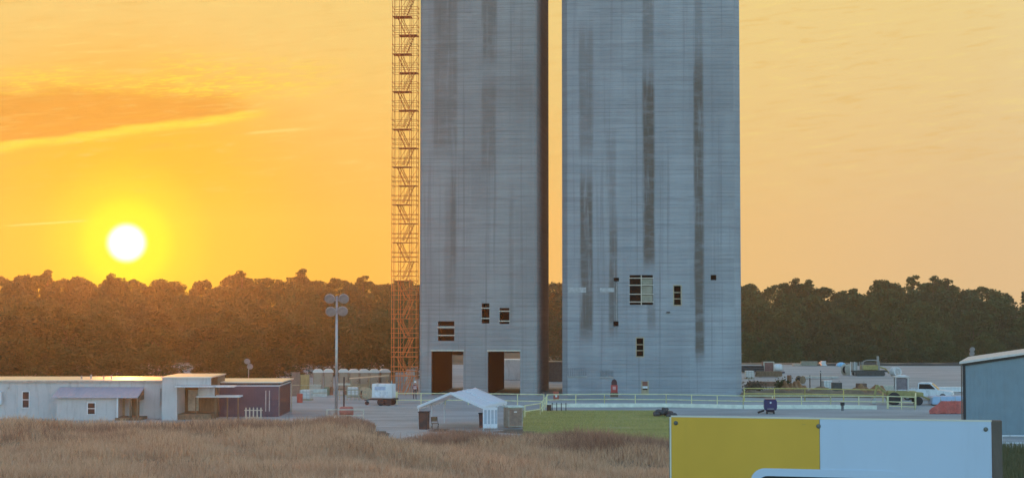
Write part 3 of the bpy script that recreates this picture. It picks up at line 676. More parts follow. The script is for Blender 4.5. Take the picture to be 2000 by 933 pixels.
# ------------------------------------------------------------------ canopy tent
M_TENT = mat('white_tarp', (0.88, 0.88, 0.90), 0.5, var=0.03, scale=1.0, bump=0.4, bscale=2.0, transl=0.3)
td = 119.5
tn = thing('canopy_tent', 'white gabled canopy tent with open front and one windowed side wall', 'tent', (X(880.5, td), td, 0), R(-14))
hw, Lt, ze_, zr_ = 2.62, 7.2, 1.88, 2.95
def roofz(x): return zr_ - (zr_ - ze_) * abs(x) / hw
nx_, ny_ = 16, 10; vs_, fs = [], []
for j in range(ny_ + 1):
    for i in range(nx_ + 1):
        x = -hw - .08 + (2 * hw + .16) * i / nx_; y = Lt * j / ny_
        sag = .05 * math.sin(math.pi * ((j * 3 / ny_) % 1)) * (1 if 0 < j < ny_ else 0)
        vs_.append((x, y, roofz(x) - sag * min(1, (hw - abs(x)) / 1.0 + .15)))
for j in range(ny_):
    for i in range(nx_):
        a = j * (nx_ + 1) + i; fs.append((a, a + 1, a + nx_ + 2, a + nx_ + 1))
ro_ = MB().add(vs_, fs).build('roof', M_TENT, tn, smooth_=True); sm = ro_.modifiers.new('thickness', 'SOLIDIFY'); sm.thickness = .025
for s in (-1, 1):
    xs_ = s * (hw + .085); vv, ff = [], []
    for j in range(25):
        y = Lt * j / 24; dz = .26 if j % 4 in (1, 2, 3) else .2
        vv += [(xs_, y, ze_ - .03), (xs_ + s * .02 * (j % 2), y, ze_ - dz)]
    for j in range(24): ff.append((2 * j, 2 * j + 1, 2 * j + 3, 2 * j + 2))
    v_ = MB().add(vv, ff).build('valance', M_TENT, tn); q_ = v_.modifiers.new('thickness', 'SOLIDIFY'); q_.thickness = .012
vv, ff = [], []
for i in range(21):
    x = -hw - .08 + (2 * hw + .16) * i / 20; vv += [(x, -.02, roofz(x) + .01), (x, -.02, roofz(x) - .2)]
for i in range(20): ff.append((2 * i, 2 * i + 1, 2 * i + 3, 2 * i + 2))
v_ = MB().add(vv, ff).build('valance', M_TENT, tn); q_ = v_.modifiers.new('thickness', 'SOLIDIFY'); q_.thickness = .012
for s in (-1, 1):
    for y in (.05, Lt / 2, Lt - .05): MB().tube((s * hw, y, 0), (s * hw, y, ze_), .035, 8).build('leg', M_WHITE, tn)
for y in (.05, Lt / 2, Lt - .05):
    MB().tube((-hw, y, ze_ - .03), (0, y, zr_ - .03), .028).tube((hw, y, ze_ - .03), (0, y, zr_ - .03), .028).build('rafter', M_WHITE, tn)
# windowed side wall hung across part of the right front corner
sw0, sw1 = hw - .12, hw + .98
sw = MB().wall(0, 1.12, 0.22, ze_ - .06, [(.10 + .27 * i, .30 + .27 * i, .55, 1.62) for i in range(4)], 0, .02).build('side_wall', M_TENT, tn)
sw.location = (hw - .02, -.03, 0); sw.rotation_euler.z = R(16)
for i in range(4):
    o_ = MB().box(.10 + .27 * i, .30 + .27 * i, .008, .012, .55, 1.62).build('clear_window', mat('clear_vinyl', (.42, .46, .52), .25, var=.1), sw)

def crate(name, label, cat, px, d, w_, dp, h, m, lidm):
    t = thing(name, label, cat, (X(px, d), d, 0), R(random.uniform(-8, 8)))
    MB().prism([(-w_ / 2 + .05, .08), (w_ / 2 - .05, .08), (w_ / 2, h), (-w_ / 2, h)], -dp / 2, dp / 2).build('bin_body', m, t, bevel=.03)
    MB().box(-w_ / 2 - .04, w_ / 2 + .04, -dp / 2 - .04, dp / 2 + .04, h, h + .07).build('lid', lidm, t, bevel=.02)
    for s in (-1, 1): MB().lathe([(.02, -.04), (.11, -.04), (.11, .04), (.02, .04)], 12, (s * (w_ / 2 - .08), dp / 2 - .02, .11), 'x').build('wheel', M_BLACK, t)
    return t
crate('wheeled_bin', 'dark brown wheeled bin under the left side of the canopy tent', 'bin', 829, 119.8, .78, .75, 1.38, mat('bin_brown', (.05, .03, .025), .6), M_BLACK)
crate('wheeled_bin', 'small maroon bin by the windowed side wall of the tent', 'bin', 941, 121.5, .42, .45, 1.15, mat('bin_maroon', (.10, .035, .03), .6), M_BLACK)
ch = thing('folding_chair', 'small dark folding chair beside the brown bin', 'chair', (X(850, 120.3), 120.3, 0), R(20))
MB().box(-.24, .24, -.24, .22, .46, .5).build('seat', M_BROWNWOOD, ch); MB().box(-.24, .24, .22, .25, .62, .98).build('backrest', M_BROWNWOOD, ch)
for s in (-1, 1):
    MB().tube((.25 * s, -.26, 0), (.25 * s, .24, .98), .018).build('leg', M_BLACK, ch); MB().tube((.25 * s, .28, 0), (.25 * s, -.2, .48), .018).build('leg', M_BLACK, ch)
cb = thing('equipment_cabinet', 'tan upright cabinet with pale green lid right behind the tent', 'cabinet', (X(1003, 122), 122, 0), R(22))
MB().box(-.62, .62, -.45, .6, .08, 1.62).build('body', mat('tan_panel', (.36, .31, .25), .6, dirt=.25), cb, bevel=.02)
MB().box(-.54, .50, -.475, -.452, .2, 1.5).build('door', mat('brown_panel', (.25, .17, .13), .6), cb)
MB().box(-.72, .72, -.56, .7, 1.62, 1.76).build('lid', mat('mint_lid', (.55, .62, .55), .5), cb, bevel=.03)
MB().box(-.15, .1, -.49, -.476, 1.25, 1.33).build('name_plate', M_WHITE, cb)

# ------------------------------------------------------------------ generator trailer
gt = thing('generator_trailer', 'white box generator on a small dark wheeled trailer by the haul road', 'generator', (X(751, 150), 150, 0), R(-14))
MB().box(-1.05, 1.0, -.6, .6, .72, 2.1).build('enclosure', M_WHITE, gt, bevel=.05)
MB().box(-.75, .35, -.62, -.602, 1.5, 1.85).build('louvre', mat('blue_grey_panel', (.38, .46, .58), .5), gt)
MB().box(-.75, -.1, -.615, -.602, .85, 1.4).build('door', mat('pale_panel', (.66, .68, .7), .45), gt); MB().box(0.0, .6, -.615, -.602, .85, 1.4).build('door', mat('pale_panel', (.66, .68, .7), .45), gt)
MB().box(-1.2, 1.25, -.65, .65, .55, .7).build('chassis', M_BLACK, gt); MB().tube((-1.2, 0, .6), (-2.0, 0, .45), .05).build('drawbar', M_BLACK, gt)
MB().tube((.7, .2, 2.1), (.7, .2, 2.42), .06, 8).build('exhaust', M_STEEL, gt)
for x in (-.1, .65):
    for s in (-1, 1): MB().lathe([(.12, -.1), (.33, -.1), (.36, -.04), (.36, .04), (.33, .1), (.12, .1)], 16, (x, .7 * s, .36), 'y').build('wheel', M_BLACK, gt)
MB().lathe([(.08, -.06), (.2, -.06), (.2, .06), (.08, .06)], 12, (-1.75, 0, .2), 'y').build('jockey_wheel', M_BLACK, gt)

# ------------------------------------------------------------------ person by the scaffold
def person(label, loc, rotz):
    me = bpy.data.meshes.new('body')
    V = [(0, 0, .95), (0, 0, 1.15), (0, .0, 1.36), (0, -.01, 1.5), (0, -.03, 1.62), (0, -.03, 1.74),
         (.10, 0, .9), (.11, -.03, .5), (.12, .02, .09), (.12, -.16, .04),
         (-.10, 0, .9), (-.12, .0, .5), (-.13, .04, .09), (-.14, -.14, .04),
         (.19, 0, 1.40), (.25, .02, 1.13), (.24, -.12, .92), (.23, -.17, .84),
         (-.19, 0, 1.40), (-.26, .02, 1.13), (-.2, -.18, 1.0), (-.14, -.26, .98)]
    E = [(0, 1), (1, 2), (2, 3), (3, 4), (4, 5), (0, 6), (6, 7), (7, 8), (8, 9), (0, 10), (10, 11), (11, 12), (12, 13), (2, 14), (14, 15), (15, 16), (16, 17), (2, 18), (18, 19), (19, 20), (20, 21)]
    rad = [.14, .13, .16, .06, .085, .085, .095, .065, .05, .045, .095, .065, .05, .045, .065, .052, .04, .038, .065, .052, .04, .038]
    me.from_pydata(V, E, []); tmp = bpy.data.objects.new('tmp', me); COL.objects.link(tmp)
    tmp.modifiers.new('s', 'SKIN'); s2 = tmp.modifiers.new('d', 'SUBSURF'); s2.levels = s2.render_levels = 2
    for v, r in zip(me.skin_vertices[0].data, rad): v.radius = (r, r * .85)
    me.skin_vertices[0].data[0].use_root = True
    dg = bpy.context.evaluated_depsgraph_get(); new = bpy.data.meshes.new_from_object(tmp.evaluated_get(dg)); bpy.data.objects.remove(tmp)
    new.materials.clear(); new.materials.append(mat('navy_workwear', (.035, .035, .05), .9)); new.materials.append(mat('skin', (.45, .27, .2), .6)); new.materials.append(mat('maroon_shirt', (.15, .05, .06), .9))
    for p in new.polygons:
        z = p.center.z; p.material_index = 1 if (z > 1.5 or (z < 1.02 and p.center.y < -.2 and z > .8)) else (2 if z > 1.0 else 0); p.use_smooth = True
    t = thing('person', label, 'person', loc, rotz)
    b = bpy.data.objects.new('body', new); COL.objects.link(b); b.parent = t
    MB().lathe([(.15, 0), (.125, .005), (.12, .06), (.09, .11), (.02, .135)], 14, (0, -.03, 1.75)).build('hard_hat', mat('hat_white', (.8, .8, .78), .35), t, smooth_=True)
    v = MB().lathe([(.205, 1.0), (.2, 1.2), (.215, 1.33), (.17, 1.44)], 14).build('vest', mat('vest_red', (.30, .07, .06), .8), t, smooth_=True); v.scale = (1, .8, 1)
    for z in (1.08, 1.27):
        q = MB().lathe([(.214, z), (.214, z + .06)], 14).build('reflective_band', mat('band_white', (.8, .78, .74), .4), v)
person('worker in white hard hat and red vest standing at foot of scaffold stair', (X(811, 160), 160, 0), R(15))

# clutter at the scaffold foot
def panel_stack(px, d, w_, h, label, m, name='panel_stack', n_=3):
    t = thing(name, label, 'panels', (X(px, d), d, 0), R(random.uniform(-12, 12)))
    for i in range(n_):
        o = MB().box(-w_ / 2, w_ / 2, i * .22, i * .22 + .06, 0, h * (1 - .08 * i)).build('panel', m, t); o.rotation_euler.x = R(-7)
        MB().box(-w_ / 2, w_ / 2, i * .22 - .04, i * .22 - .002, h * .45, h * .45 + .08).build('batten', M_TIMBER, o)
    return t
panel_stack(784, 176, 1.3, 2.1, 'grey formwork panels leaning behind the scaffold foot', mat('grey_form', (.34, .33, .32), .7, dirt=.3))
panel_stack(803, 175, 1.0, 2.5, 'pale tall formwork panels leaning between scaffold and narrow tower', mat('pale_form', (.5, .5, .48), .7, dirt=.3))
panel_stack(592, 168, 1.4, 2.2, 'ochre scrap panels propped near the end of the plum trailer', mat('ochre_form', (.40, .26, .10), .7, dirt=.4))
panel_stack(578, 165, .9, 2.6, 'rusty steel shutters standing near the plum trailer end', mat('rust_form', (.22, .13, .09), .7, dirt=.4))
panel_stack(626, 164, 1.5, .85, 'low pale boards stacked before the portable toilets', mat('board_form', (.5, .49, .42), .7, dirt=.3))
lt = thing('shade_shelter', 'low tan-roofed shelter on posts in front of the portable toilets', 'shelter', (X(722, 172), 172, 0), R(8))
MB().prism([(-2.2, 1.55), (2.2, 1.85), (2.2, 1.93), (-2.2, 1.63)], -1, 1).build('roof', mat('tan_sheet', (.5, .36, .26), .5), lt)
for x in (-2, 0, 2):
    for y in (-.9, .9): MB().tube((x, y, 0), (x, y, 1.68 + x * .068 - .08), .05).build('post', M_TIMBER, lt)
MB().box(-1.8, 1.8, -.4, .4, .7, .78).build('bench_top', M_TIMBER, lt)
pm = thing('mesh_fence', 'low timber barrier with pickets beside the haul road', 'fence', (X(705, 158), 158, 0))
for i in range(14): MB().box(-2.6 + .4 * i, -2.52 + .4 * i, -.03, .03, 0, 1.1).build('picket', M_TIMBER, pm)
for z in (.5, 1.0): MB().box(-2.7, 2.8, .032, .07, z, z + .08).build('picket_rail', M_TIMBER, pm)

# more stacked goods between the trailers and the narrow tower, and in the right-hand yard
def barrel(name, label, px, d, m, r=.29, h=.9):
    t = thing(name, label, 'barrel', (X(px, d), d, 0)); MB().lathe([(.02, 0), (r, 0), (r, h * .32), (r + .015, h * .34), (r, h * .36), (r, h * .66), (r + .015, h * .68), (r, h * .7), (r, h), (r - .03, h + .01), (.02, h - .01)], 16).build('shell', m, t)
    MB().lathe([(.01, 0), (.05, 0), (.05, .03), (.01, .03)], 8, (r * .5, 0, h)).build('bung', M_BLACK, t)
def tote(label, px, d, m, rot=0):
    t = thing('liquid_tote', label, 'tote', (X(px, d), d, 0), R(rot)); MB().box(-.52, .52, -.45, .45, .16, 1.1).build('tank', m, t, bevel=.06); MB().box(-.6, .6, -.5, .5, 0, .12).build('pallet', M_TIMBER, t)
    for z in (.3, .6, .9): MB().path([(-.55, -.48, z), (.55, -.48, z), (.55, .48, z), (-.55, .48, z), (-.55, -.48, z)], .02, 5).build('cage_bar', M_STEEL, t)
    for x in (-.55, -.2, .2, .55): MB().tube((x, -.49, .12), (x, -.49, 1.12), .02, 5).build('cage_bar', M_STEEL, t)
def reel(label, px, d, r, m):
    t = thing('cable_reel', label, 'cable reel', (X(px, d), d, 0), R(random.uniform(10, 40)))
    for y in (-.4, .36): MB().lathe([(.08, 0), (r, 0), (r, .05), (.08, .05)], 20, (0, y, r), 'y').build('flange', m, t)
    MB().lathe([(.06, -.36), (r * .6, -.36), (r * .6, .36), (.06, .36)], 16, (0, 0, r), 'y').build('cable_drum', M_BLACK, t)
def lumber(label, px, d, L, layers, m, rot=0, z0=.12):
    t = thing('timber_stack', label, 'timber', (X(px, d), d, 0), R(rot))
    for k in range(layers):
        for i in range(4):
            dx = random.uniform(-.15, .15); MB().box(-L / 2 + dx, L / 2 + dx, -.5 + .26 * i, -.27 + .26 * i, z0 + k * .14, z0 + .125 + k * .14).build('plank', m, t)
    for x in (-L / 3, L / 3): MB().box(x - .06, x + .06, -.5, .5, 0, z0).build('bearer', M_TIMBER, t)
STEELRUST = mat('rust_steel', (.25, .13, .08), .8, var=.4, scale=2); TOTEW = mat('tote_plastic', (.62, .62, .58), .4, var=.08); GREEN = mat('faded_green', (.16, .22, .14), .6, var=.2, dirt=.3)
lumber('long pale plank stack beside the first portable toilets', 604, 171, 2.6, 6, M_TIMBER_PALE, 12)
lumber('rusty steel bar stack left of the white generator', 702, 166, 3.2, 4, STEELRUST, -6)
lumber('brown plank stack behind the scaffold foot', 779, 183, 2.4, 9, M_BROWNWOOD, 5)
lumber('low tan plank stack in front of the portable toilets', 700, 176, 2.2, 5, M_TIMBER, 20)
tote('white caged liquid tote behind the barrier pickets', 690, 163, TOTEW, 10); tote('pale caged liquid tote near the plum trailer end', 600, 158, TOTEW, -14)
tote('white caged liquid tote by the pump on the earth bank', 1612, 178, TOTEW, 15); tote('white caged liquid tote beside the long dark pipes', 1462, 205, TOTEW, 5)
for px, d, m_, nm in ((587, 154, M_REDPAINT, 'red'), (640, 167, GREEN, 'faded green'), (647, 167.6, STEELRUST, 'rusty'), (772, 158, M_RAIL, 'yellow'), (1540, 196, STEELRUST, 'brown rusted')):
    barrel('barrel', nm + (' steel barrel standing in the right-hand yard' if px > 1000 else ' steel barrel standing in the yard left of the narrow tower'), px, d, m_)
reel('wooden cable reel standing near the low tan planks', 715, 160, .62, M_TIMBER); reel('large pale cable reel on the far yard beside the drilling machine', 1652, 216, .8, M_TIMBER_PALE); reel('small dark cable reel left of the survey stakes', 1562, 192, .5, M_BROWNWOOD)
lumber('grey pipe bundle lying along the far yard', 1600, 205, 5.0, 2, M_STEEL, 3); lumber('pale plank stack behind the backhoe', 1735, 172, 3.0, 5, M_TIMBER_PALE, -5); lumber('brown plank stack before the small rust-red box', 1500, 210, 3.4, 5, M_BROWNWOOD, 4)
lumber('rusty steel section stack left of the orange soil heap', 1500, 184, 4.5, 4, STEELRUST, -3); lumber('white plastic pipe stack by the white pickup', 1850, 172, 4.0, 4, M_WHITE, 3)
# containers behind the towers
def container(label, px, d, w_, dp, h, m, rot=0, frame=None):
    t = thing('steel_container', label, 'container', (X(px, d), d, tz(X(px, d), d)), R(rot))
    MB().box(-w_ / 2, w_ / 2, -dp / 2, dp / 2, .12, h).build('wall', m, t)
    n_ = max(3, int(w_ / .35))
    for i in range(n_):
        x = -w_ / 2 + w_ * (i + .5) / n_; MB().box(x - .06, x + .06, -dp / 2 - .04, -dp / 2 - .001, .25, h - .15).build('rib', m, t)
    fr = frame or m
    for x in (-w_ / 2, w_ / 2): MB().box(x - .07, x + .07, -dp / 2 - .08, -dp / 2 + .06, 0, h + .05).build('corner_post', fr, t)
    for z in (.05, h - .08): MB().box(-w_ / 2 + .07, w_ / 2 - .07, -dp / 2 - .08, -dp / 2 + .06, z, z + .14).build('edge_beam', fr, t)
    return t
container('white steel container seen through the right doorway of the narrow tower', 1000, 205, 2.8, 6, 2.6, M_WHITE)
container('dark grey steel container seen in the gap between the towers', 1086, 200, 2.2, 6, 2.5, mat('dark_grey_steel', (.12, .12, .11), .6, dirt=.3))
container('small rust-red box with pale edges beside the white tank', 1498, 226, 1.45, 1.6, 1.55, mat('rust_red_steel', (.24, .11, .09), .6, dirt=.3), 3, M_TIMBER_PALE)
t = thing('drum', 'red drum standing in the gap between the two towers', 'drum', (X(1086, 158), 158, 0))
MB().lathe([(.02, 0), (.29, 0), (.29, .28), (.305, .3), (.29, .32), (.29, .58), (.305, .6), (.29, .62), (.29, .88), (.27, .9), (.02, .88)], 18).build('shell', mat('red_drum', (.4, .09, .06), .5, dirt=.4), t)
MB().box(-.1, .1, -.305, -.295, .35, .55).build('sticker', M_WHITE, t)
t = thing('pipe_trestle', 'row of short black posts on a dark stand at the lawn edge', 'stand', (X(1088, 141), 141, 0))
MB().box(-.95, -.55, -.25, .25, 0, .62).build('block', M_BLACK, t)
for i in range(4): MB().box(-.5 + .42 * i, -.43 + .42 * i, -.05, .05, 0, .8).build('post', M_BLACK, t)
MB().box(-.55, .95, -.03, .03, .62, .7).build('top_bar', M_TIMBER_PALE, t)

# ------------------------------------------------------------------ right-hand yard
def rough_heap(name, label, cat, px, d, L, W_, h, m, seed, rot=0.0):
    r_ = random.Random(seed); nu, nv = 48, 18; vv, ff = [], []
    ph = [r_.uniform(0, 6.28) for _ in range(8)]
    for j in range(nv + 1):
        for i in range(nu + 1):
            u, v = -1 + 2 * i / nu, -1 + 2 * j / nv
            e = max(0, 1 - abs(u) ** 4) * max(0, 1 - v * v)
            z = h * e ** .7 * (.75 + .25 * math.sin(u * 7 + ph[0]) * math.cos(v * 3 + ph[1]) + .2 * math.sin(u * 19 + ph[2] + 2 * v)) + r_.uniform(-.03, .03) * h * (e > 0)
            vv.append((u * L / 2 + r_.uniform(-.05, .05), v * W_ / 2 * (1 + .12 * math.sin(u * 9 + ph[3])), z - .03))
    for j in range(nv):
        for i in range(nu):
            a = j * (nu + 1) + i; ff.append((a, a + 1, a + nu + 2, a + nu + 1))
    o = MB().add(vv, ff).build(name, m); o.location = (X(px, d), d, 0); o.rotation_euler.z = R(rot)
    return tag(o, label, cat)
M_EARTH = mat('brown_earth', (.21, .125, .07), .95, var=.35, scale=.8, bump=.8, bscale=3, second=(.27, .19, .11))
M_ORANGE = mat('orange_earth', (.33, .17, .08), .95, var=.3, scale=.9, bump=.8, bscale=3)
rough_heap('earth_bank', 'long brown earth bank behind the bright yellow pit rail', 'earth bank', 1585, 165, 16.0, 6, .95, M_EARTH, 1)
rough_heap('earth_heap', 'orange soil heap rising behind the long earth bank', 'soil heap', 1548, 175, 3.2, 2.6, 1.2, M_ORANGE, 2)
rough_heap('earth_heap', 'flat orange soil heap at the right end of the long bank', 'soil heap', 1695, 166, 4.6, 3, 1.2, M_ORANGE, 3)
rk = thing('rubble_heap', 'dark rubble heap at the corner of the lawn', 'rubble', (X(1296, 134), 134, 0))
RUB = mat('dark_rubble', (.075, .07, .07), .9, var=.5, scale=2, bump=1, bscale=6)
for i in range(26):
    a_, q_ = random.uniform(0, 6.28), random.uniform(0, 1); rr_ = random.uniform(.16, .34); bx_, by_ = math.cos(a_) * q_ * .95, math.sin(a_) * q_ * .8
    o = MB().lathe([(.02, -.8), (.6, -.6), (1.0, -.1), (.9, .4), (.5, .75), (.02, .85)], 7).build('rock', RUB, rk)
    o.scale = (rr_ * random.uniform(.8, 1.3), rr_, rr_ * random.uniform(.6, .95)); o.location = (bx_, by_, .12 + (1 - q_) * .62 * random.uniform(.4, 1)); o.rotation_euler = (random.uniform(-.6, .6), random.uniform(-.6, .6), random.uniform(0, 6))
def bush(name, label, px, d, w_, h, m, n_=500):
    t = thing(name, label, 'shrub', (X(px, d), d, tz(X(px, d), d)))
    p = rng.normal(size=(n_, 3)) * np.array([w_ / 4, w_ / 5, h / 4]) + np.array([0, 0, h * .5]); p[:, 2] = np.abs(p[:, 2])
    leaf_mesh('foliage', p, .13, m, t)
    MB().tube((0, 0, 0), (.05, 0, h * .6), .05, 6, .02).build('stem', M_BROWNWOOD, t)
def leaf_mesh(name, p, size, m, parent=None, squash=1.0):
    n_ = len(p); a = rng.normal(size=(n_, 3)); a /= np.linalg.norm(a, axis=1)[:, None]; b = rng.normal(size=(n_, 3)); b -= (b * a).sum(1)[:, None] * a; b /= np.linalg.norm(b, axis=1)[:, None]
    s = size * rng.uniform(.6, 1.4, (n_, 1)); a = a * s; b = b * s * .7
    v = np.stack([p - a, p + b, p + a, p - b], 1).reshape(-1, 3); i0 = np.arange(n_)[:, None] * 4
    tr = np.concatenate([i0 + np.array([[0, 1, 2]]), i0 + np.array([[0, 2, 3]])], 0)
    return fast_mesh(name, v, tr, m, parent)
M_BUSH = mat('shrub_leaf', (.075, .09, .03), .7, var=.4, scale=1.5, transl=.3)
bush('low_shrub', 'green weedy shrub on the earth bank beside the orange heap', 1528, 176, 2.2, 1.3, M_BUSH)
bush('low_shrub', 'small scrubby bush at the left end of the earth bank', 1470, 170, 2.4, 1.4, mat('dry_shrub', (.13, .09, .05), .8, var=.4))

# navy wheeled container
nb = thing('navy_cart', 'navy blue rounded wheeled bin standing in front of the rails', 'bin', (X(1502.5, 138), 138, 0), R(-5))
NAVY = mat('navy_plastic', (.018, .016, .10), .4, var=.2, coat=.2)
MB().prism([(-.5, .35), (.5, .35), (.57, .6), (.57, 1.15), (.48, 1.28), (-.48, 1.28), (-.57, 1.15), (-.57, .6)], -.45, .45).build('bin_body', NAVY, nb, bevel=.06)
MB().box(-.5, .5, -.49, .49, 1.282, 1.33).build('lid', NAVY, nb, bevel=.02); MB().box(-.07, .07, -.47, -.452, .95, 1.1).build('label_plate', M_WHITE, nb)
MB().box(-.3, .3, -.47, -.452, .45, .50).build('trim_bar', M_STEEL, nb)
for x in (-.3, .3):
    for y in (-.3, .3): MB().lathe([(.03, -.05), (.15, -.05), (.15, .05), (.03, .05)], 12, (x, y, .15), 'x').build('wheel', M_BLACK, nb)
MB().box(-.34, .34, -.34, .34, .16, .35).build('undercarriage', M_BLACK, nb)
MB().tube((-.55, .1, .3), (-1.1, -.1, .12), .09, 8).build('hose', M_BLACK, nb)
t = thing('cable_post', 'squat black junction box on a post against the kerb', 'junction box', (X(1643, 142), 142, 0))
MB().box(-.17, .17, -.14, .14, .5, .78).build('box', M_BLACK, t, bevel=.02); MB().box(-.1, .1, -.1, .1, 0, .5).build('foot', mat('foot_grey', (.15, .15, .15), .8), t)

# backhoe with cab frame
bh = thing('backhoe', 'small backhoe with pale cab frame standing behind the yellow rail corner', 'backhoe', (X(1757, 151), 151, 0), R(-6))
PALE = mat('pale_frame', (.62, .56, .52), .5, var=.1); OLIVE = mat('machine_yellow', (.35, .29, .10), .55, var=.25, dirt=.4)
for x in (-.58, .62):
    for y in (-.55, .55): MB().tube((x, y, 1.35), (x * .97, y, 2.68), .06, 6).build('cab_post', PALE, bh)
MB().box(-.7, .74, -.7, .7, 2.68, 2.8).build('cab_roof', PALE, bh, bevel=.03); MB().box(-.35, .5, -.3, .4, 2.8, 2.88).build('roof_cap', M_WHITE, bh)
MB().box(-.53, .57, -.52, -.5, 1.5, 2.6).build('cab_glass', mat('tinted_glass', (.20, .17, .18), .2), bh); MB().box(-.53, .57, .5, .52, 1.5, 2.6).build('cab_glass', mat('tinted_glass', (.20, .17, .18), .2), bh)
MB().box(-1.3, 1.4, -.6, .6, .7, 1.35).build('chassis', OLIVE, bh, bevel=.05); MB().prism([(.75, 1.35), (2.1, 1.2), (2.1, .8), (.75, .8)], -.45, .45).build('bonnet', OLIVE, bh, bevel=.04)
for x, r in ((-.75, .62), (1.55, .42)):
    for s in (-1, 1): MB().lathe([(r * .4, -.17), (r * .9, -.17), (r, -.1), (r, .1), (r * .9, .17), (r * .4, .17)], 18, (x, s * .78, r), 'y').build('wheel', M_BLACK, bh)
MB().path([(-1.3, 0, 1.0), (-2.3, 0, 1.9), (-2.6, 0, .6)], .11).build('boom', OLIVE, bh); MB().prism([(-2.9, .1), (-2.4, .1), (-2.45, .65), (-2.75, .65)], -.3, .3).build('bucket', M_STEEL, bh)
MB().path([(1.9, .5, .9), (2.8, .5, .5)], .08).path([(1.9, -.5, .9), (2.8, -.5, .5)], .08).build('loader_arm', OLIVE, bh); MB().prism([(2.7, .15), (3.3, .2), (3.1, .85), (2.75, .8)], -.8, .8).build('loader_bucket', M_STEEL, bh)

# blue covered stack and red barrier
bs = thing('covered_stack', 'light blue sheeted stack on pallets beside the blue steel shed', 'stack', (X(1846, 150), 150, 0), R(-4))
BLUE = mat('sky_blue_sheet', (.36, .48, .62), .5, var=.1, bump=.5, bscale=2)
MB().prism([(-1.6, .14), (1.9, .14), (1.9, .82), (1.8, .92), (-1.45, .90), (-1.55, .8)], -1, 1).build('sheet_cover', BLUE, bs, bevel=.05)
for x in (-1.2, 0, 1.2): MB().box(x - .15, x + .15, -.95, .95, 0, .14).build('bearer', M_BROWNWOOD, bs)
for x in (-.8, .6): MB().box(x - .03, x + .03, -1.012, 1.012, .15, .925).build('strap', M_STEEL, bs)
rb = thing('mesh_barrier', 'coral red plastic mesh barrier sloping beside the blue steel shed', 'barrier', (X(1848, 138), 138, 0), R(4))
CORAL = mat('coral_mesh', (.72, .20, .15), .6, var=.2, scale=3, transl=.35)
vv, ff = [], []
for i in range(25):
    x = -1.75 + 3.3 * i / 24; top = 1.15 - max(0, (-.6 - x)) * .75; y = .12 * math.sin(i * .9)
    vv += [(x, y - .25, .05), (x, y, top)]
for i in range(24): ff.append((2 * i, 2 * i + 1, 2 * i + 3, 2 * i + 2))
o = MB().add(vv, ff).build('mesh_sheet', CORAL, rb); q_ = o.modifiers.new('thickness', 'SOLIDIFY'); q_.thickness = .02
for x in (-.6, .4, 1.4): MB().tube((x, .1, 0), (x, .1, 1.25), .03).build('stake', M_TIMBER, rb)
MB().tube((-1.75, -.25, .06), (1.55, -.25, .06), .05).build('weight_bar', mat('dark_coral', (.35, .07, .05), .6), rb)

# far side of the yard
pp = thing('pipe_stack', 'stack of long dark pipes on timber bearers beside broad tower', 'pipes', (X(1468, 224), 224, 0))
for r_i, cnt in enumerate((5, 4, 3)):
    for i in range(cnt): MB().lathe([(.14, -1.6), (.17, -1.6), (.17, 1.6), (.14, 1.6)], 10, (0, -.8 + .36 * i + .18 * r_i, .32 + .3 * r_i), 'x').build('pipe', mat('dark_pipe', (.05, .045, .04), .6, var=.4), pp)
for x in (-1.2, 1.2): MB().box(x - .1, x + .1, -1.1, 1.0, 0, .14).build('bearer', M_TIMBER_PALE, pp)
t = thing('water_tank', 'small white cylindrical tank on a skid beside the rust-red box', 'tank', (X(1518, 222), 222, 0))
MB().lathe([(.05, -.6), (.45, -.55), (.55, -.35), (.55, .35), (.45, .55), (.05, .6)], 18, (0, 0, .85), 'x').build('tank_shell', M_WHITE, t, smooth_=True)
MB().box(-.7, .9, -.5, .5, .08, .28).build('skid', mat('navy_skid', (.06, .06, .09), .7), t); MB().tube((.75, 0, .28), (.75, 0, 1.3), .05).build('pump_post', M_STEEL, t)
for px, w_, h, m_, lb in ((1578, 3.0, .75, M_PLY, 'low weathered timber pile at the far edge of the yard'), (1606, 1.2, .8, M_WHITE, 'small white wrapped pallet at the far edge of the yard'), (1554, 1.6, .35, M_TIMBER_PALE, 'flat bundle of pale boards at the far edge of the yard')):
    t = thing('material_pile', lb, 'pile', (X(px, 250), 250, 0), R(random.uniform(-10, 10)))
    for i in range(4): MB().box(-w_ / 2 + random.uniform(0, .3), w_ / 2 - random.uniform(0, .3), -.5, .5, .08 + i * h / 4.2, .05 + (i + 1) * h / 4.2).build('plank_layer', m_, t)
    for x in (-w_ / 3, w_ / 3): MB().box(x - .08, x + .08, -.5, .5, 0, .08).build('bearer', M_TIMBER, t)
t = thing('tarp_heap', 'light blue tarpaulin heap at the far edge of the yard', 'tarp', (X(1641, 248), 248, 0))
MB().lathe([(.85, 0), (.8, .3), (.6, .55), (.25, .68), (.02, .7)], 18).build('tarpaulin', mat('blue_tarp', (.25, .50, .68), .5), t, smooth_=True); MB().box(-.9, .9, -.6, .6, -.02, .06).build('pallet', M_TIMBER, t)
mc = thing('drill_rig', 'low drilling machine with olive frame and short upright mast', 'machine', (X(1697, 214), 214, 0), R(4))
DARKM = mat('machine_dark', (.06, .06, .055), .7, var=.4); GREYM = mat('machine_grey', (.3, .3, .28), .6, var=.2)
MB().box(-2.6, 2.3, -.7, .7, .55, .8).build('chassis', DARKM, mc)
for s in (-1, 1):
    MB().prism([(-2.2, .1), (-1.9, 0), (1.5, 0), (1.8, .1), (1.9, .35), (1.7, .6), (-2.1, .6), (-2.3, .35)], s * .75 - .2, s * .75 + .2).build('track', DARKM, mc)
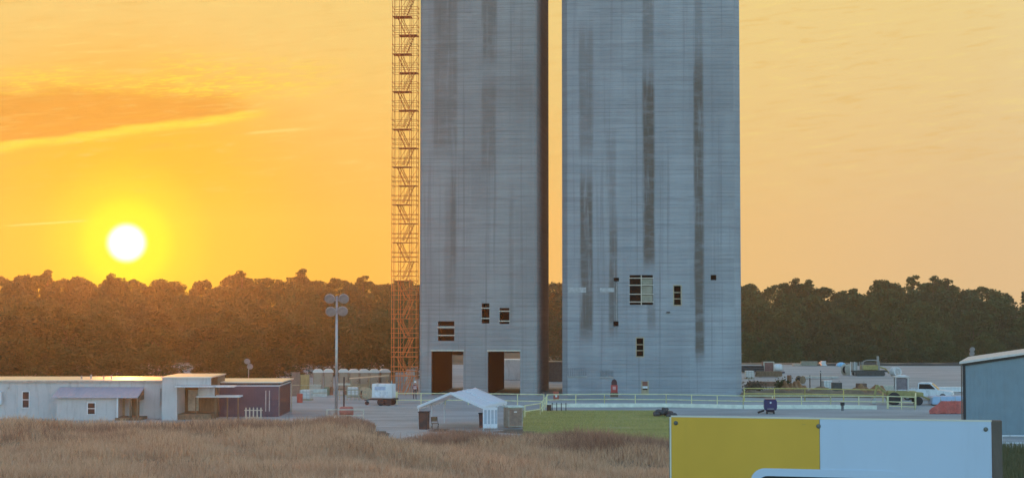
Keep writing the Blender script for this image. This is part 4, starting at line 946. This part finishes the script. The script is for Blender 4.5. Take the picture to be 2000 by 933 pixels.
MB().box(-1.2, 1.0, -.6, .6, .85, 1.5).build('engine_cover', OLIVE, mc, bevel=.05); MB().box(-2.6, -1.9, -.5, .5, .8, 1.9).build('hose_reel', GREYM, mc)
for x in (-2.9, -2.3, -1.6, -1.3): MB().tube((x, -.6, .1), (x, -.6, 2.0), .05).build('upright', GREYM if x > -2 else M_WHITE, mc)
MB().path([(-1.1, -.5, 2.0), (-.6, -.5, 2.2), (.6, -.5, 2.2), (1.2, -.5, 2.0)], .08).build('top_bar', GREYM, mc)
for x in (-1.1, 1.2): MB().tube((x, -.5, .8), (x, -.5, 2.0), .06).build('upright', GREYM, mc)
MB().box(1.0, 1.25, -.15, .15, .8, 2.75).build('mast', GREYM, mc); MB().path([(1.2, 0, 1.3), (2.2, 0, 1.0), (2.7, 0, .4)], .1).build('boom', OLIVE, mc)
cp = thing('concrete_pipe', 'short white concrete pipe ring lying on its side by the drilling machine', 'pipe', (X(1747, 213), 213, 0), R(25))
MB().lathe([(.46, -.5), (.64, -.5), (.64, .5), (.46, .5), (.46, -.5)], 24, (0, 0, .64), 'y').build('ring', mat('white_concrete', (.62, .62, .6), .8), cp)
MB().box(-.5, -.25, -.4, .4, 0, .12).build('chock', M_TIMBER, cp)
# edge bank where the yard meets the woods
rough_heap('soil_windrow', 'low dark soil windrow along the far edge of the yard', 'earth bank', 1800, 252, 40, 3, .55, mat('dark_soil', (.06, .055, .045), .95, var=.3), 6)
for i, (px, d, h, lb) in enumerate(((1580, 182, 1.5, 'thin dark survey stake rising behind the earth bank'), (1601, 178, 2.2, 'tall thin survey stake behind the middle of the earth bank'))):
    t = thing('survey_stake', lb, 'stake', (X(px, d), d, 0)); MB().box(-.05, .05, -.05, .05, 0, h).build('stake', M_BLACK, t); MB().box(-.12, .12, -.06, -.051, h - .25, h - .1).build('flag', M_STEEL, t)
for px, d, lb in ((1632, 172, 'dark pump set on the crest of the long earth bank'), (1680, 170, 'brown fuel tank on the crest before the flat orange heap')):
    t = thing('pump_set', lb, 'pump', (X(px, d), d, .0)); MB().box(-.55, .55, -.35, .35, .1, 1.15).build('housing', DARKM if px < 1650 else mat('brown_tank', (.13, .07, .05), .7), t, bevel=.05)
    MB().tube((.3, 0, 1.1), (.3, 0, 1.4), .05).build('exhaust', M_STEEL, t); MB().box(-.65, .65, -.4, .4, 0, .1).build('skid', M_BLACK, t)

# ------------------------------------------------------------------ blue steel shed
sh_d = 116.0
sh = thing('steel_shed', 'blue ribbed steel shed with pale sloping roof edge behind the sign board', 'shed', (X(1880, sh_d), sh_d, 0), R(-19.5))
SHB = mat('shed_blue', (.22, .29, .33), .5, .1, var=.08, scale=1, dirt=.15); BRN = mat('shed_brown', (.16, .11, .085), .6, var=.25)
zc = Z(709, sh_d); SL = .16; WS = 14.0
MB().prism([(0, -.1), (WS, -.1), (WS, zc + .1), (WS / 2, zc + SL * WS / 2), (0, zc)], 0, .1).build('front_wall', SHB, sh)
for i in range(46):
    x = .15 + i * .3; top = zc + SL * min(x, WS - x) - .06
    MB().box(x - .035, x + .035, -.035, -.001, .05, top).build('rib', SHB, sh)
MB().box(-.02, .08, .1, 12, -.1, zc).build('side_wall', BRN, sh)
for i in range(12): MB().box(-.07, -.02, .5 + i, .56 + i, 0, zc - .05).build('side_rib', BRN, sh)
MB().box(-.09, .12, -.09, -.04, -.1, zc - .02).build('corner_trim', mat('dark_trim', (.03, .028, .028), .6), sh)
MB().prism([(-.3, zc - .02), (WS / 2, zc + SL * WS / 2 + .02), (WS / 2, zc + SL * WS / 2 + .18), (-.3, zc + .14)], -.35, 12.2).build('roof', mat('shed_roof', (.62, .58, .55), .5, .2, var=.1), sh)
MB().prism([(-.1, zc - .2), (WS / 2, zc + SL * WS / 2 - .16), (WS / 2, zc + SL * WS / 2 + .015), (-.1, zc - .022)], -.12, -.036).build('fascia', mat('dark_trim', (.03, .028, .028), .6), sh)
MB().tube((-.16, -.2, 0), (-.16, -.2, zc), .05).build('downpipe', BRN, sh)

# ------------------------------------------------------------------ sign board in front
sa, sb = Vector((X(1310, 11.9), 11.9)), Vector((X(1932, 11.4), 11.4)); SLN = (sb - sa).length
sg = thing('sign_board', 'large yellow and white sign board on two timber posts with black plate', 'sign', (sa.x, sa.y, tz(sa.x, sa.y)), math.atan2(sb.y - sa.y, sb.x - sa.x))
z_t = Z(812.5, 11.9) - sg.location.z; z_b = z_t - 1.35; seam = SLN * .474
YEL = mat('sign_yellow', (.74, .415, .04), .4, var=.08, scale=.9, dirt=.10); SWH = mat('sign_white', (.56, .66, .78), .35, var=.03, scale=.7, dirt=.06)
MB().box(0, seam - .002, -.006, 0, z_b, z_t).build('yellow_panel', YEL, sg); MB().box(seam + .002, SLN, -.006, 0, z_b, z_t).build('white_panel', SWH, sg)
edge = mat('sign_edge', (.72, .68, .55), .5, var=.05)
MB().box(-.003, SLN + .003, -.0075, .006, z_t + .0005, z_t + .012).build('top_lit_edge', edge, sg); MB().box(-.014, -.001, -.0075, .006, z_b, z_t).build('side_trim', edge, sg)  # pale top strip paints the lit upper edge of the panels
MB().box(0, SLN, .001, .02, z_b, z_t - .002).build('backing_board', M_TIMBER, sg)
POST = mat('weathered_post', (.15, .115, .09), .85, var=.35, scale=4, stretch=(3, 3, .3), bump=.6)
MB().box(-.022, .07, .022, .112, -.3, z_t - .01).build('post', POST, sg); MB().box(SLN + .003, SLN + .075, -.01, .085, -.3, z_t + .008).build('post', POST, sg)
for x, z in ((.035, -.045), (seam - .008, -.052), (SLN - .04, -.055)):
    MB().lathe([(.002, .0), (.015, 0), (.017, -.003), (.013, -.008), (.002, -.009)], 12, (x, -.0062, z_t + z), 'y').build('bolt', mat('bolt_grey', (.16, .16, .14), .5, .6), sg)
for x in (.33, .345): MB().lathe([(.001, 0), (.003, 0), (.003, -.001), (.001, -.001)], 8, (seam - x + .22, -.0062, z_t - .04), 'y').build('bolt', mat('bolt_grey', (.16, .16, .14), .5, .6), sg)
def rrect(x0, x1, z0, z1, r, n_=8):
    pts = []
    for cx, cz, a0 in ((x1 - r, z1 - r, 0), (x0 + r, z1 - r, 90), (x0 + r, z0 + r, 180), (x1 - r, z0 + r, 270)):
        pts += [(cx + r * math.cos(R(a0 + 90 * i / n_)), cz + r * math.sin(R(a0 + 90 * i / n_))) for i in range(n_ + 1)]
    return pts
px0 = (1468 - 1310) / 622 * SLN; ztp = z_t - (911 - 815.5) / F_PX * 11.8
MB().prism(rrect(px0, px0 + 1.15, z_b + .2, ztp, .11), -.011, -.0065).build('plate_border', SWH, sg)
MB().prism(rrect(px0 + .05, px0 + 1.10, z_b + .25, ztp - .058, .08), -.014, -.0115).build('black_plate', mat('plate_black', (.012, .012, .014), .35), sg)

# ------------------------------------------------------------------ woods
LEAF = [mat('leaf_a', (.052, .088, .034), .75, var=.35, scale=.35, transl=.03), mat('leaf_b', (.045, .076, .034), .75, var=.35, scale=.35, transl=.03), mat('leaf_c', (.070, .100, .038), .75, var=.35, scale=.35, transl=.03)]
for m_ in LEAF:
    for nd in m_.node_tree.nodes:
        if nd.type == 'BSDF_PRINCIPLED': nd.inputs['Specular IOR Level'].default_value = 0.05
BARK = mat('bark', (.10, .075, .055), .9, var=.3)
def make_tree(kind, seed):
    r_ = np.random.default_rng(seed); rr = random.Random(seed)
    root = thing('leafy_tree', 'x', 'tree'); H_ = 20.0
    tm = MB(); cl = []
    if kind == 'broad':
        W_ = rr.uniform(4.2, 5.4); zb = rr.uniform(2.5, 4.5)
        tm.tube((0, 0, -.6), (rr.uniform(-.3, .3), 0, zb + 3), .36, 7, .26); p0 = Vector((0, 0, zb + 1))
        for k in range(52):
            th = rr.uniform(0, 6.283); f_ = k / 51; zz = zb + (H_ - zb - 1.0) * f_
            prof = math.sqrt(max(0.03, 1 - ((f_ - .45) / .58) ** 2)); rad = W_ * prof * rr.uniform(.45, 1.05)
            c = Vector((math.cos(th) * rad, math.sin(th) * rad, zz + rr.uniform(-.6, .6))); cl.append((c, rr.uniform(1.1, 1.9) * (1 if f_ < .85 else .75)))
            if k % 4 == 0: tm.tube(p0 + Vector((0, 0, f_ * 6)), c, .11, 5, .03)
        nl = 95
    elif kind == 'pine':
        tm.tube((0, 0, -.6), (.3, 0, H_ - 1), .3, 7, .08)
        for k in range(26):
            f_ = .58 + .42 * k / 25; th = rr.uniform(0, 6.283); rad = (1.0 - (f_ - .58) / .47) * 3.6 * rr.uniform(.35, 1.1) + .2
            c = Vector((math.cos(th) * rad, math.sin(th) * rad, H_ * f_ - .3)); cl.append((c, rr.uniform(.6, 1.05)))
            tm.tube((.2, 0, H_ * f_ - .8), c, .06, 4, .02)
        nl = 80
    else:
        W_ = rr.uniform(5.0, 6.2); tm.tube((0, 0, -.6), (0, 0, 8), .4, 6, .2)
        for k in range(48):
            th = rr.uniform(0, 6.283); f_ = k / 47; zz = 1.0 + (H_ - 2.4) * f_; prof = math.sqrt(max(.04, 1 - f_ ** 2.2)); rad = W_ * prof * rr.uniform(.5, 1.05)
            cl.append((Vector((math.cos(th) * rad, math.sin(th) * rad, zz)), rr.uniform(1.2, 2.1)))
        nl = 95
    pts = []
    if kind != 'pine':                                   # leaves spread evenly between the clumps
        nn = 2600; f_ = r_.uniform(0, 1, nn); th = r_.uniform(0, 6.283, nn); z0_ = zb if kind == 'broad' else .8
        pr_ = np.sqrt(np.clip(1 - ((f_ - .45) / .58) ** 2, .02, 1)) if kind == 'broad' else np.sqrt(np.clip(1 - f_ ** 2.2, .02, 1))
        ra = W_ * pr_ * r_.uniform(.55, 1.0, nn); pts.append(np.stack([np.cos(th) * ra, np.sin(th) * ra, z0_ + (H_ - z0_ - .8) * f_], 1))
    for c, rad in cl:
        q = r_.normal(size=(nl, 3)); q /= np.linalg.norm(q, axis=1)[:, None]; q *= rad * r_.uniform(.35, 1.0, (nl, 1)) ** .6; q[:, 2] *= .75
        pts.append(q + np.array(c))
    tm.build('trunk', BARK, root)
    leaf_mesh('crown', np.concatenate(pts), .27 if kind != 'pine' else .22, LEAF[seed % 3], root)
    return root
protos = {'broad': [make_tree('broad', s) for s in (1, 2, 3, 4, 5, 6)], 'pine': [make_tree('pine', s) for s in (11, 12, 13)], 'bushy': [make_tree('bushy', s) for s in (21, 22, 23)]}
used = set()
TREE_LABEL = {'back': ('leafy_tree', 'leafy tree along the dark skyline of the far woods', 'trees on the skyline of the woods'),
              'mid': ('leafy_tree', 'leafy tree in the dense middle of the far woods', 'trees inside the woods'),
              'front': ('bushy_tree', 'low bushy tree at the front edge of the far woods', 'bushy trees at the edge of the woods'),
              'near': ('bushy_tree', 'rounded olive tree close behind the site offices and toilets', 'trees close behind the site offices'),
              'pine': ('pine_tree', 'tall thin pine with sparse top rising above the woods', 'pines rising above the woods')}
def place_tree(kind, role, x, y, h, wscale=1.0):
    pr = random.choice(protos[kind]); root = pr if pr.name not in used else dup(pr)
    used.add(root.name)
    nm, lb, gr = TREE_LABEL[role]; root.name = nm; used.add(root.name); tag(root, lb, 'tree', gr)
    s = h / 20.0; root.location = (x, y, tz(x, y)); root.scale = (s * wscale, s * wscale, s); root.rotation_euler.z = random.uniform(0, 6.28)
SKY_PTS = [(-400, 540), (0, 534), (60, 530), (120, 537), (190, 534), (250, 542), (330, 546), (385, 552), (400, 536), (440, 532), (500, 536), (560, 536), (640, 540), (700, 542), (740, 548), (770, 542), (820, 545), (1080, 546), (1440, 549), (1500, 550), (1560, 546), (1590, 554), (1640, 560), (1700, 550), (1740, 543), (1800, 546), (1850, 552), (1885, 563), (1905, 547), (1935, 565), (1975, 562), (2000, 548), (2400, 548)]
def skyline(px): return float(np.interp(px, [p[0] for p in SKY_PTS], [p[1] for p in SKY_PTS]))
def row(d0, step, role, kinds, off, jit=9, pmax=9999):
    xx = -.40 * d0 - 6
    while xx < .40 * d0 + 6:
        x = xx + random.uniform(-.3, .3) * step; d = d0 + random.uniform(-jit, jit); px = 1000 + x / d * F_PX
        if px < pmax and not (840 < px < 1060 or 1120 < px < 1420):
            ztop = Z(skyline(px) + off + random.uniform(-2, 5) * (1 + off / 30), d); h = ztop - tz(x, d)
            if h > 2.5: place_tree(random.choice(kinds), role, x, d, h, random.uniform(1.15, 1.5) * (20 / h) ** .5)
        xx += step
row(505, 7.6, 'back', ['broad'], 0)
row(470, 8.6, 'mid', ['broad', 'broad', 'bushy'], 17)
row(432, 9.5, 'mid', ['broad', 'bushy'], 42)
row(392, 10.5, 'front', ['bushy'], 78, 10)
row(345, 11.5, 'front', ['bushy'], 112, 10)
row(292, 9.5, 'near', ['bushy'], 62, 8, 800)
row(236, 6.5, 'near', ['bushy', 'broad'], 85, 6, 815)
row(212, 6.0, 'near', ['bushy'], 118, 4, 815)
row(196, 5.0, 'near', ['bushy'], 128, 3, 585)
for px, py in ((592, 527), (470, 530), (92, 529), (220, 536), (1555, 545), (1578, 548), (1785, 539), (1825, 540), (1850, 545), (710, 540)):
    d = 492; x = X(px, d); place_tree('pine', 'pine', x, d, Z(py, d) - tz(x, d), 1.15)
for pr in sum(protos.values(), []):
    if pr.get('label') == 'x':
        for c in list(pr.children): bpy.data.objects.remove(c)
        bpy.data.objects.remove(pr)

# ------------------------------------------------------------------ dry grass field
def grass_mat(name, stops, transl=.25, sc=.12):
    m = bpy.data.materials.new(name); m.use_nodes = True; n = NT(m.node_tree)
    co = n.node('ShaderNodeTexCoord').outputs['Object']
    f = n.m('ADD', n.m('MULTIPLY', n.noise(n.mapping(co, (.5, 1.6, 0)), sc, 6, .65), .75), n.m('MULTIPLY', n.noise(n.mapping(co, (9, 9, .3)), 1.0, 2), .25))
    at = n.node('ShaderNodeAttribute', attribute_name='tone')
    c = n.ramp(n.m('ADD', n.m('MULTIPLY', f, .7), n.m('MULTIPLY', at.outputs['Fac'], .3)), stops)
    p = n.node('ShaderNodeBsdfPrincipled'); n.put(p.inputs['Base Color'], c); p.inputs['Roughness'].default_value = .85
    t = n.node('ShaderNodeBsdfTranslucent'); n.put(t.inputs[0], c); mx = n.node('ShaderNodeMixShader'); mx.inputs[0].default_value = transl
    n.l.new(p.outputs[0], mx.inputs[1]); n.l.new(t.outputs[0], mx.inputs[2]); o = n.node('ShaderNodeOutputMaterial'); n.l.new(mx.outputs[0], o.inputs[0]); return m
def vnoise(x, y, s, seed):
    r_ = np.random.default_rng(seed); out = np.zeros_like(x)
    for k in range(7):
        a = r_.uniform(0, 6.28); f_ = s * r_.uniform(.6, 1.8); out += np.sin(x * f_ * math.cos(a) + y * f_ * math.sin(a) * 1.6 + r_.uniform(0, 6.28))
    return out / 7
def blades(name, x, y, h, w_, m, lean=.3):
    n_ = len(x); z = terrain(x, y); a = rng.uniform(0, 6.283, n_); l = rng.normal(0, lean, n_) * h; la = rng.uniform(0, 6.283, n_)
    dx, dy = np.cos(a) * w_, np.sin(a) * w_; lx, ly = np.cos(la) * l, np.sin(la) * l
    v = np.empty((n_, 5, 3))
    v[:, 0] = np.stack([x - dx, y - dy, z], 1); v[:, 1] = np.stack([x + dx, y + dy, z], 1)
    v[:, 2] = np.stack([x - dx * .8 + lx * .35, y - dy * .8 + ly * .35, z + h * .6], 1); v[:, 3] = np.stack([x + dx * .8 + lx * .35, y + dy * .8 + ly * .35, z + h * .6], 1)
    v[:, 4] = np.stack([x + lx, y + ly, z + h], 1)
    b = np.arange(n_)[:, None] * 5
    tr = np.concatenate([b + np.array([[0, 1, 3]]), b + np.array([[0, 3, 2]]), b + np.array([[2, 3, 4]])], 0)
    o = fast_mesh(name, v.reshape(-1, 3), tr, m); o['kind'] = 'stuff'
    at = o.data.attributes.new('tone', 'FLOAT', 'POINT'); at.data.foreach_set('value', np.repeat(rng.uniform(0, 1, n_), 5).astype(np.float32)); return o
def field(n_):
    y = rng.uniform(74, 127, n_); px = rng.uniform(-60, 1330, n_) ; x = X(px, y)
    edge = np.interp(px, [-60, 300, 560, 640, 700, 760, 860, 1000, 1060, 1150, 1300, 1330], [124, 123, 122, 123, 119, 108.5, 108, 108, 105, 102.5, 101, 99]) + vnoise(x, y, .9, 3) * 1.8
    keep = (y < edge) | (rng.uniform(size=n_) < .01); keep &= y < edge + 3
    return x[keep], y[keep], px[keep]
x, y, px = field(260000)
pn = vnoise(x, y, .35, 5); h = (.58 + .45 * pn + .25 * vnoise(x, y, 1.7, 6) + rng.uniform(-.25, .35, len(x))).clip(.15, 1.6)
G1 = grass_mat('dry_grass', [(.27, (.27, .13, .075)), (.40, (.58, .345, .20)), (.54, (.80, .54, .34)), (.70, (.50, .24, .13))])
o = blades('dry_grass', x, y, h, rng.uniform(.008, .026, len(x)), G1, .4); o['label'] = 'tall dry brown grass covering the slope below the site'; o['category'] = 'grass'
# darker weedy patches
x, y, px = field(150000)
band = np.exp(-((y - np.interp(px, [0, 700, 1000, 1300], [112, 117, 103, 97])) / 3.6) ** 2) * (.55 + vnoise(x, y, .5, 9))
k = rng.uniform(size=len(x)) < band.clip(0, .9)
x, y = x[k], y[k]; h = (.85 + .3 * vnoise(x, y, .6, 11) + rng.uniform(-.2, .3, len(x))).clip(.3, 1.6)
G2 = grass_mat('dark_weeds', [(.30, (.17, .09, .06)), (.52, (.36, .20, .125)), (.7, (.52, .31, .20))])
o = blades('dark_weeds', x, y, h, rng.uniform(.01, .024, len(x)), G2, .4); o['label'] = 'dark dead weeds in bands through the dry grass'; o['category'] = 'weeds'
# brushy dead weeds standing over the crest of the slope
def brush(p0, p1, d0, d1, h0, n_):
    px = rng.uniform(p0, p1, n_); y = rng.uniform(d0, d1, n_); x = X(px, y); k = rng.uniform(size=n_) < (.5 + .6 * vnoise(x, y, 1.1, 31))
    x, y, px = x[k], y[k], px[k]; sh = np.sin((px - p0) / (p1 - p0) * math.pi) ** .5
    return x, y, h0 * sh * (.75 + .35 * vnoise(x, y, 1.3, 33)) * rng.uniform(.6, 1.15, len(x)) + .2
bb = [brush(*a) for a in ((590, 735, 115, 122, 1.35, 9000), (330, 610, 119, 123, .8, 7000), (745, 1080, 104, 110, 1.15, 15000), (1030, 1340, 97, 104.5, 1.25, 16000), (1010, 1200, 104, 108, .8, 6000), (60, 420, 104, 109, .9, 10000))]
x, y, h = (np.concatenate([b[i] for b in bb]) for i in range(3))
o = blades('dead_brush', x, y, h, rng.uniform(.008, .02, len(x)), grass_mat('dead_brush', [(.30, (.22, .11, .075)), (.50, (.44, .25, .16)), (.7, (.60, .37, .24))], .3), .45); o['label'] = 'reddish dead brush standing above the dry grass'; o['category'] = 'brush'
# lawn blades
n_ = 70000; y = rng.uniform(101, 141, n_); px = rng.uniform(1022, 1306, n_); x = X(px, y)
k = vnoise(x, y, .5, 21) > -.55; x, y = x[k], y[k]
o = blades('lawn_grass', x, y, rng.uniform(.06, .2, len(x)), rng.uniform(.008, .018, len(x)), grass_mat('green_grass', [(.35, (.33, .32, .09)), (.55, (.50, .45, .14)), (.7, (.64, .52, .24))], .3, .3), .5); o['label'] = 'short green lawn grass before the broad tower'; o['category'] = 'grass'
# grass beside the shed, right of the sign
n_ = 9000; y = rng.uniform(82, 104, n_); x = X(rng.uniform(1900, 2080, n_), y)
o = blades('verge_grass', x, y, rng.uniform(.2, .7, n_), rng.uniform(.008, .02, n_), grass_mat('verge_green', [(.35, (.09, .10, .04)), (.55, (.14, .14, .06)), (.7, (.22, .18, .10))], .3, .3), .4); o['label'] = 'mixed green and tan verge grass beside the steel shed'; o['category'] = 'grass'

# ------------------------------------------------------------------ haze
hz = MB().box(-420, 420, -20, 760, -12, 53).build('haze', None); hz['kind'] = 'stuff'
hm = bpy.data.materials.new('haze'); hm.use_nodes = True; n = NT(hm.node_tree)
pv = n.node('ShaderNodeVolumePrincipled'); pv.inputs['Color'].default_value = (.95, .93, .90, 1); pv.inputs['Density'].default_value = HAZE_DENSITY; pv.inputs['Anisotropy'].default_value = HAZE_G
o_ = n.node('ShaderNodeOutputMaterial'); n.l.new(pv.outputs[0], o_.inputs['Volume']); hz.data.materials.append(hm)
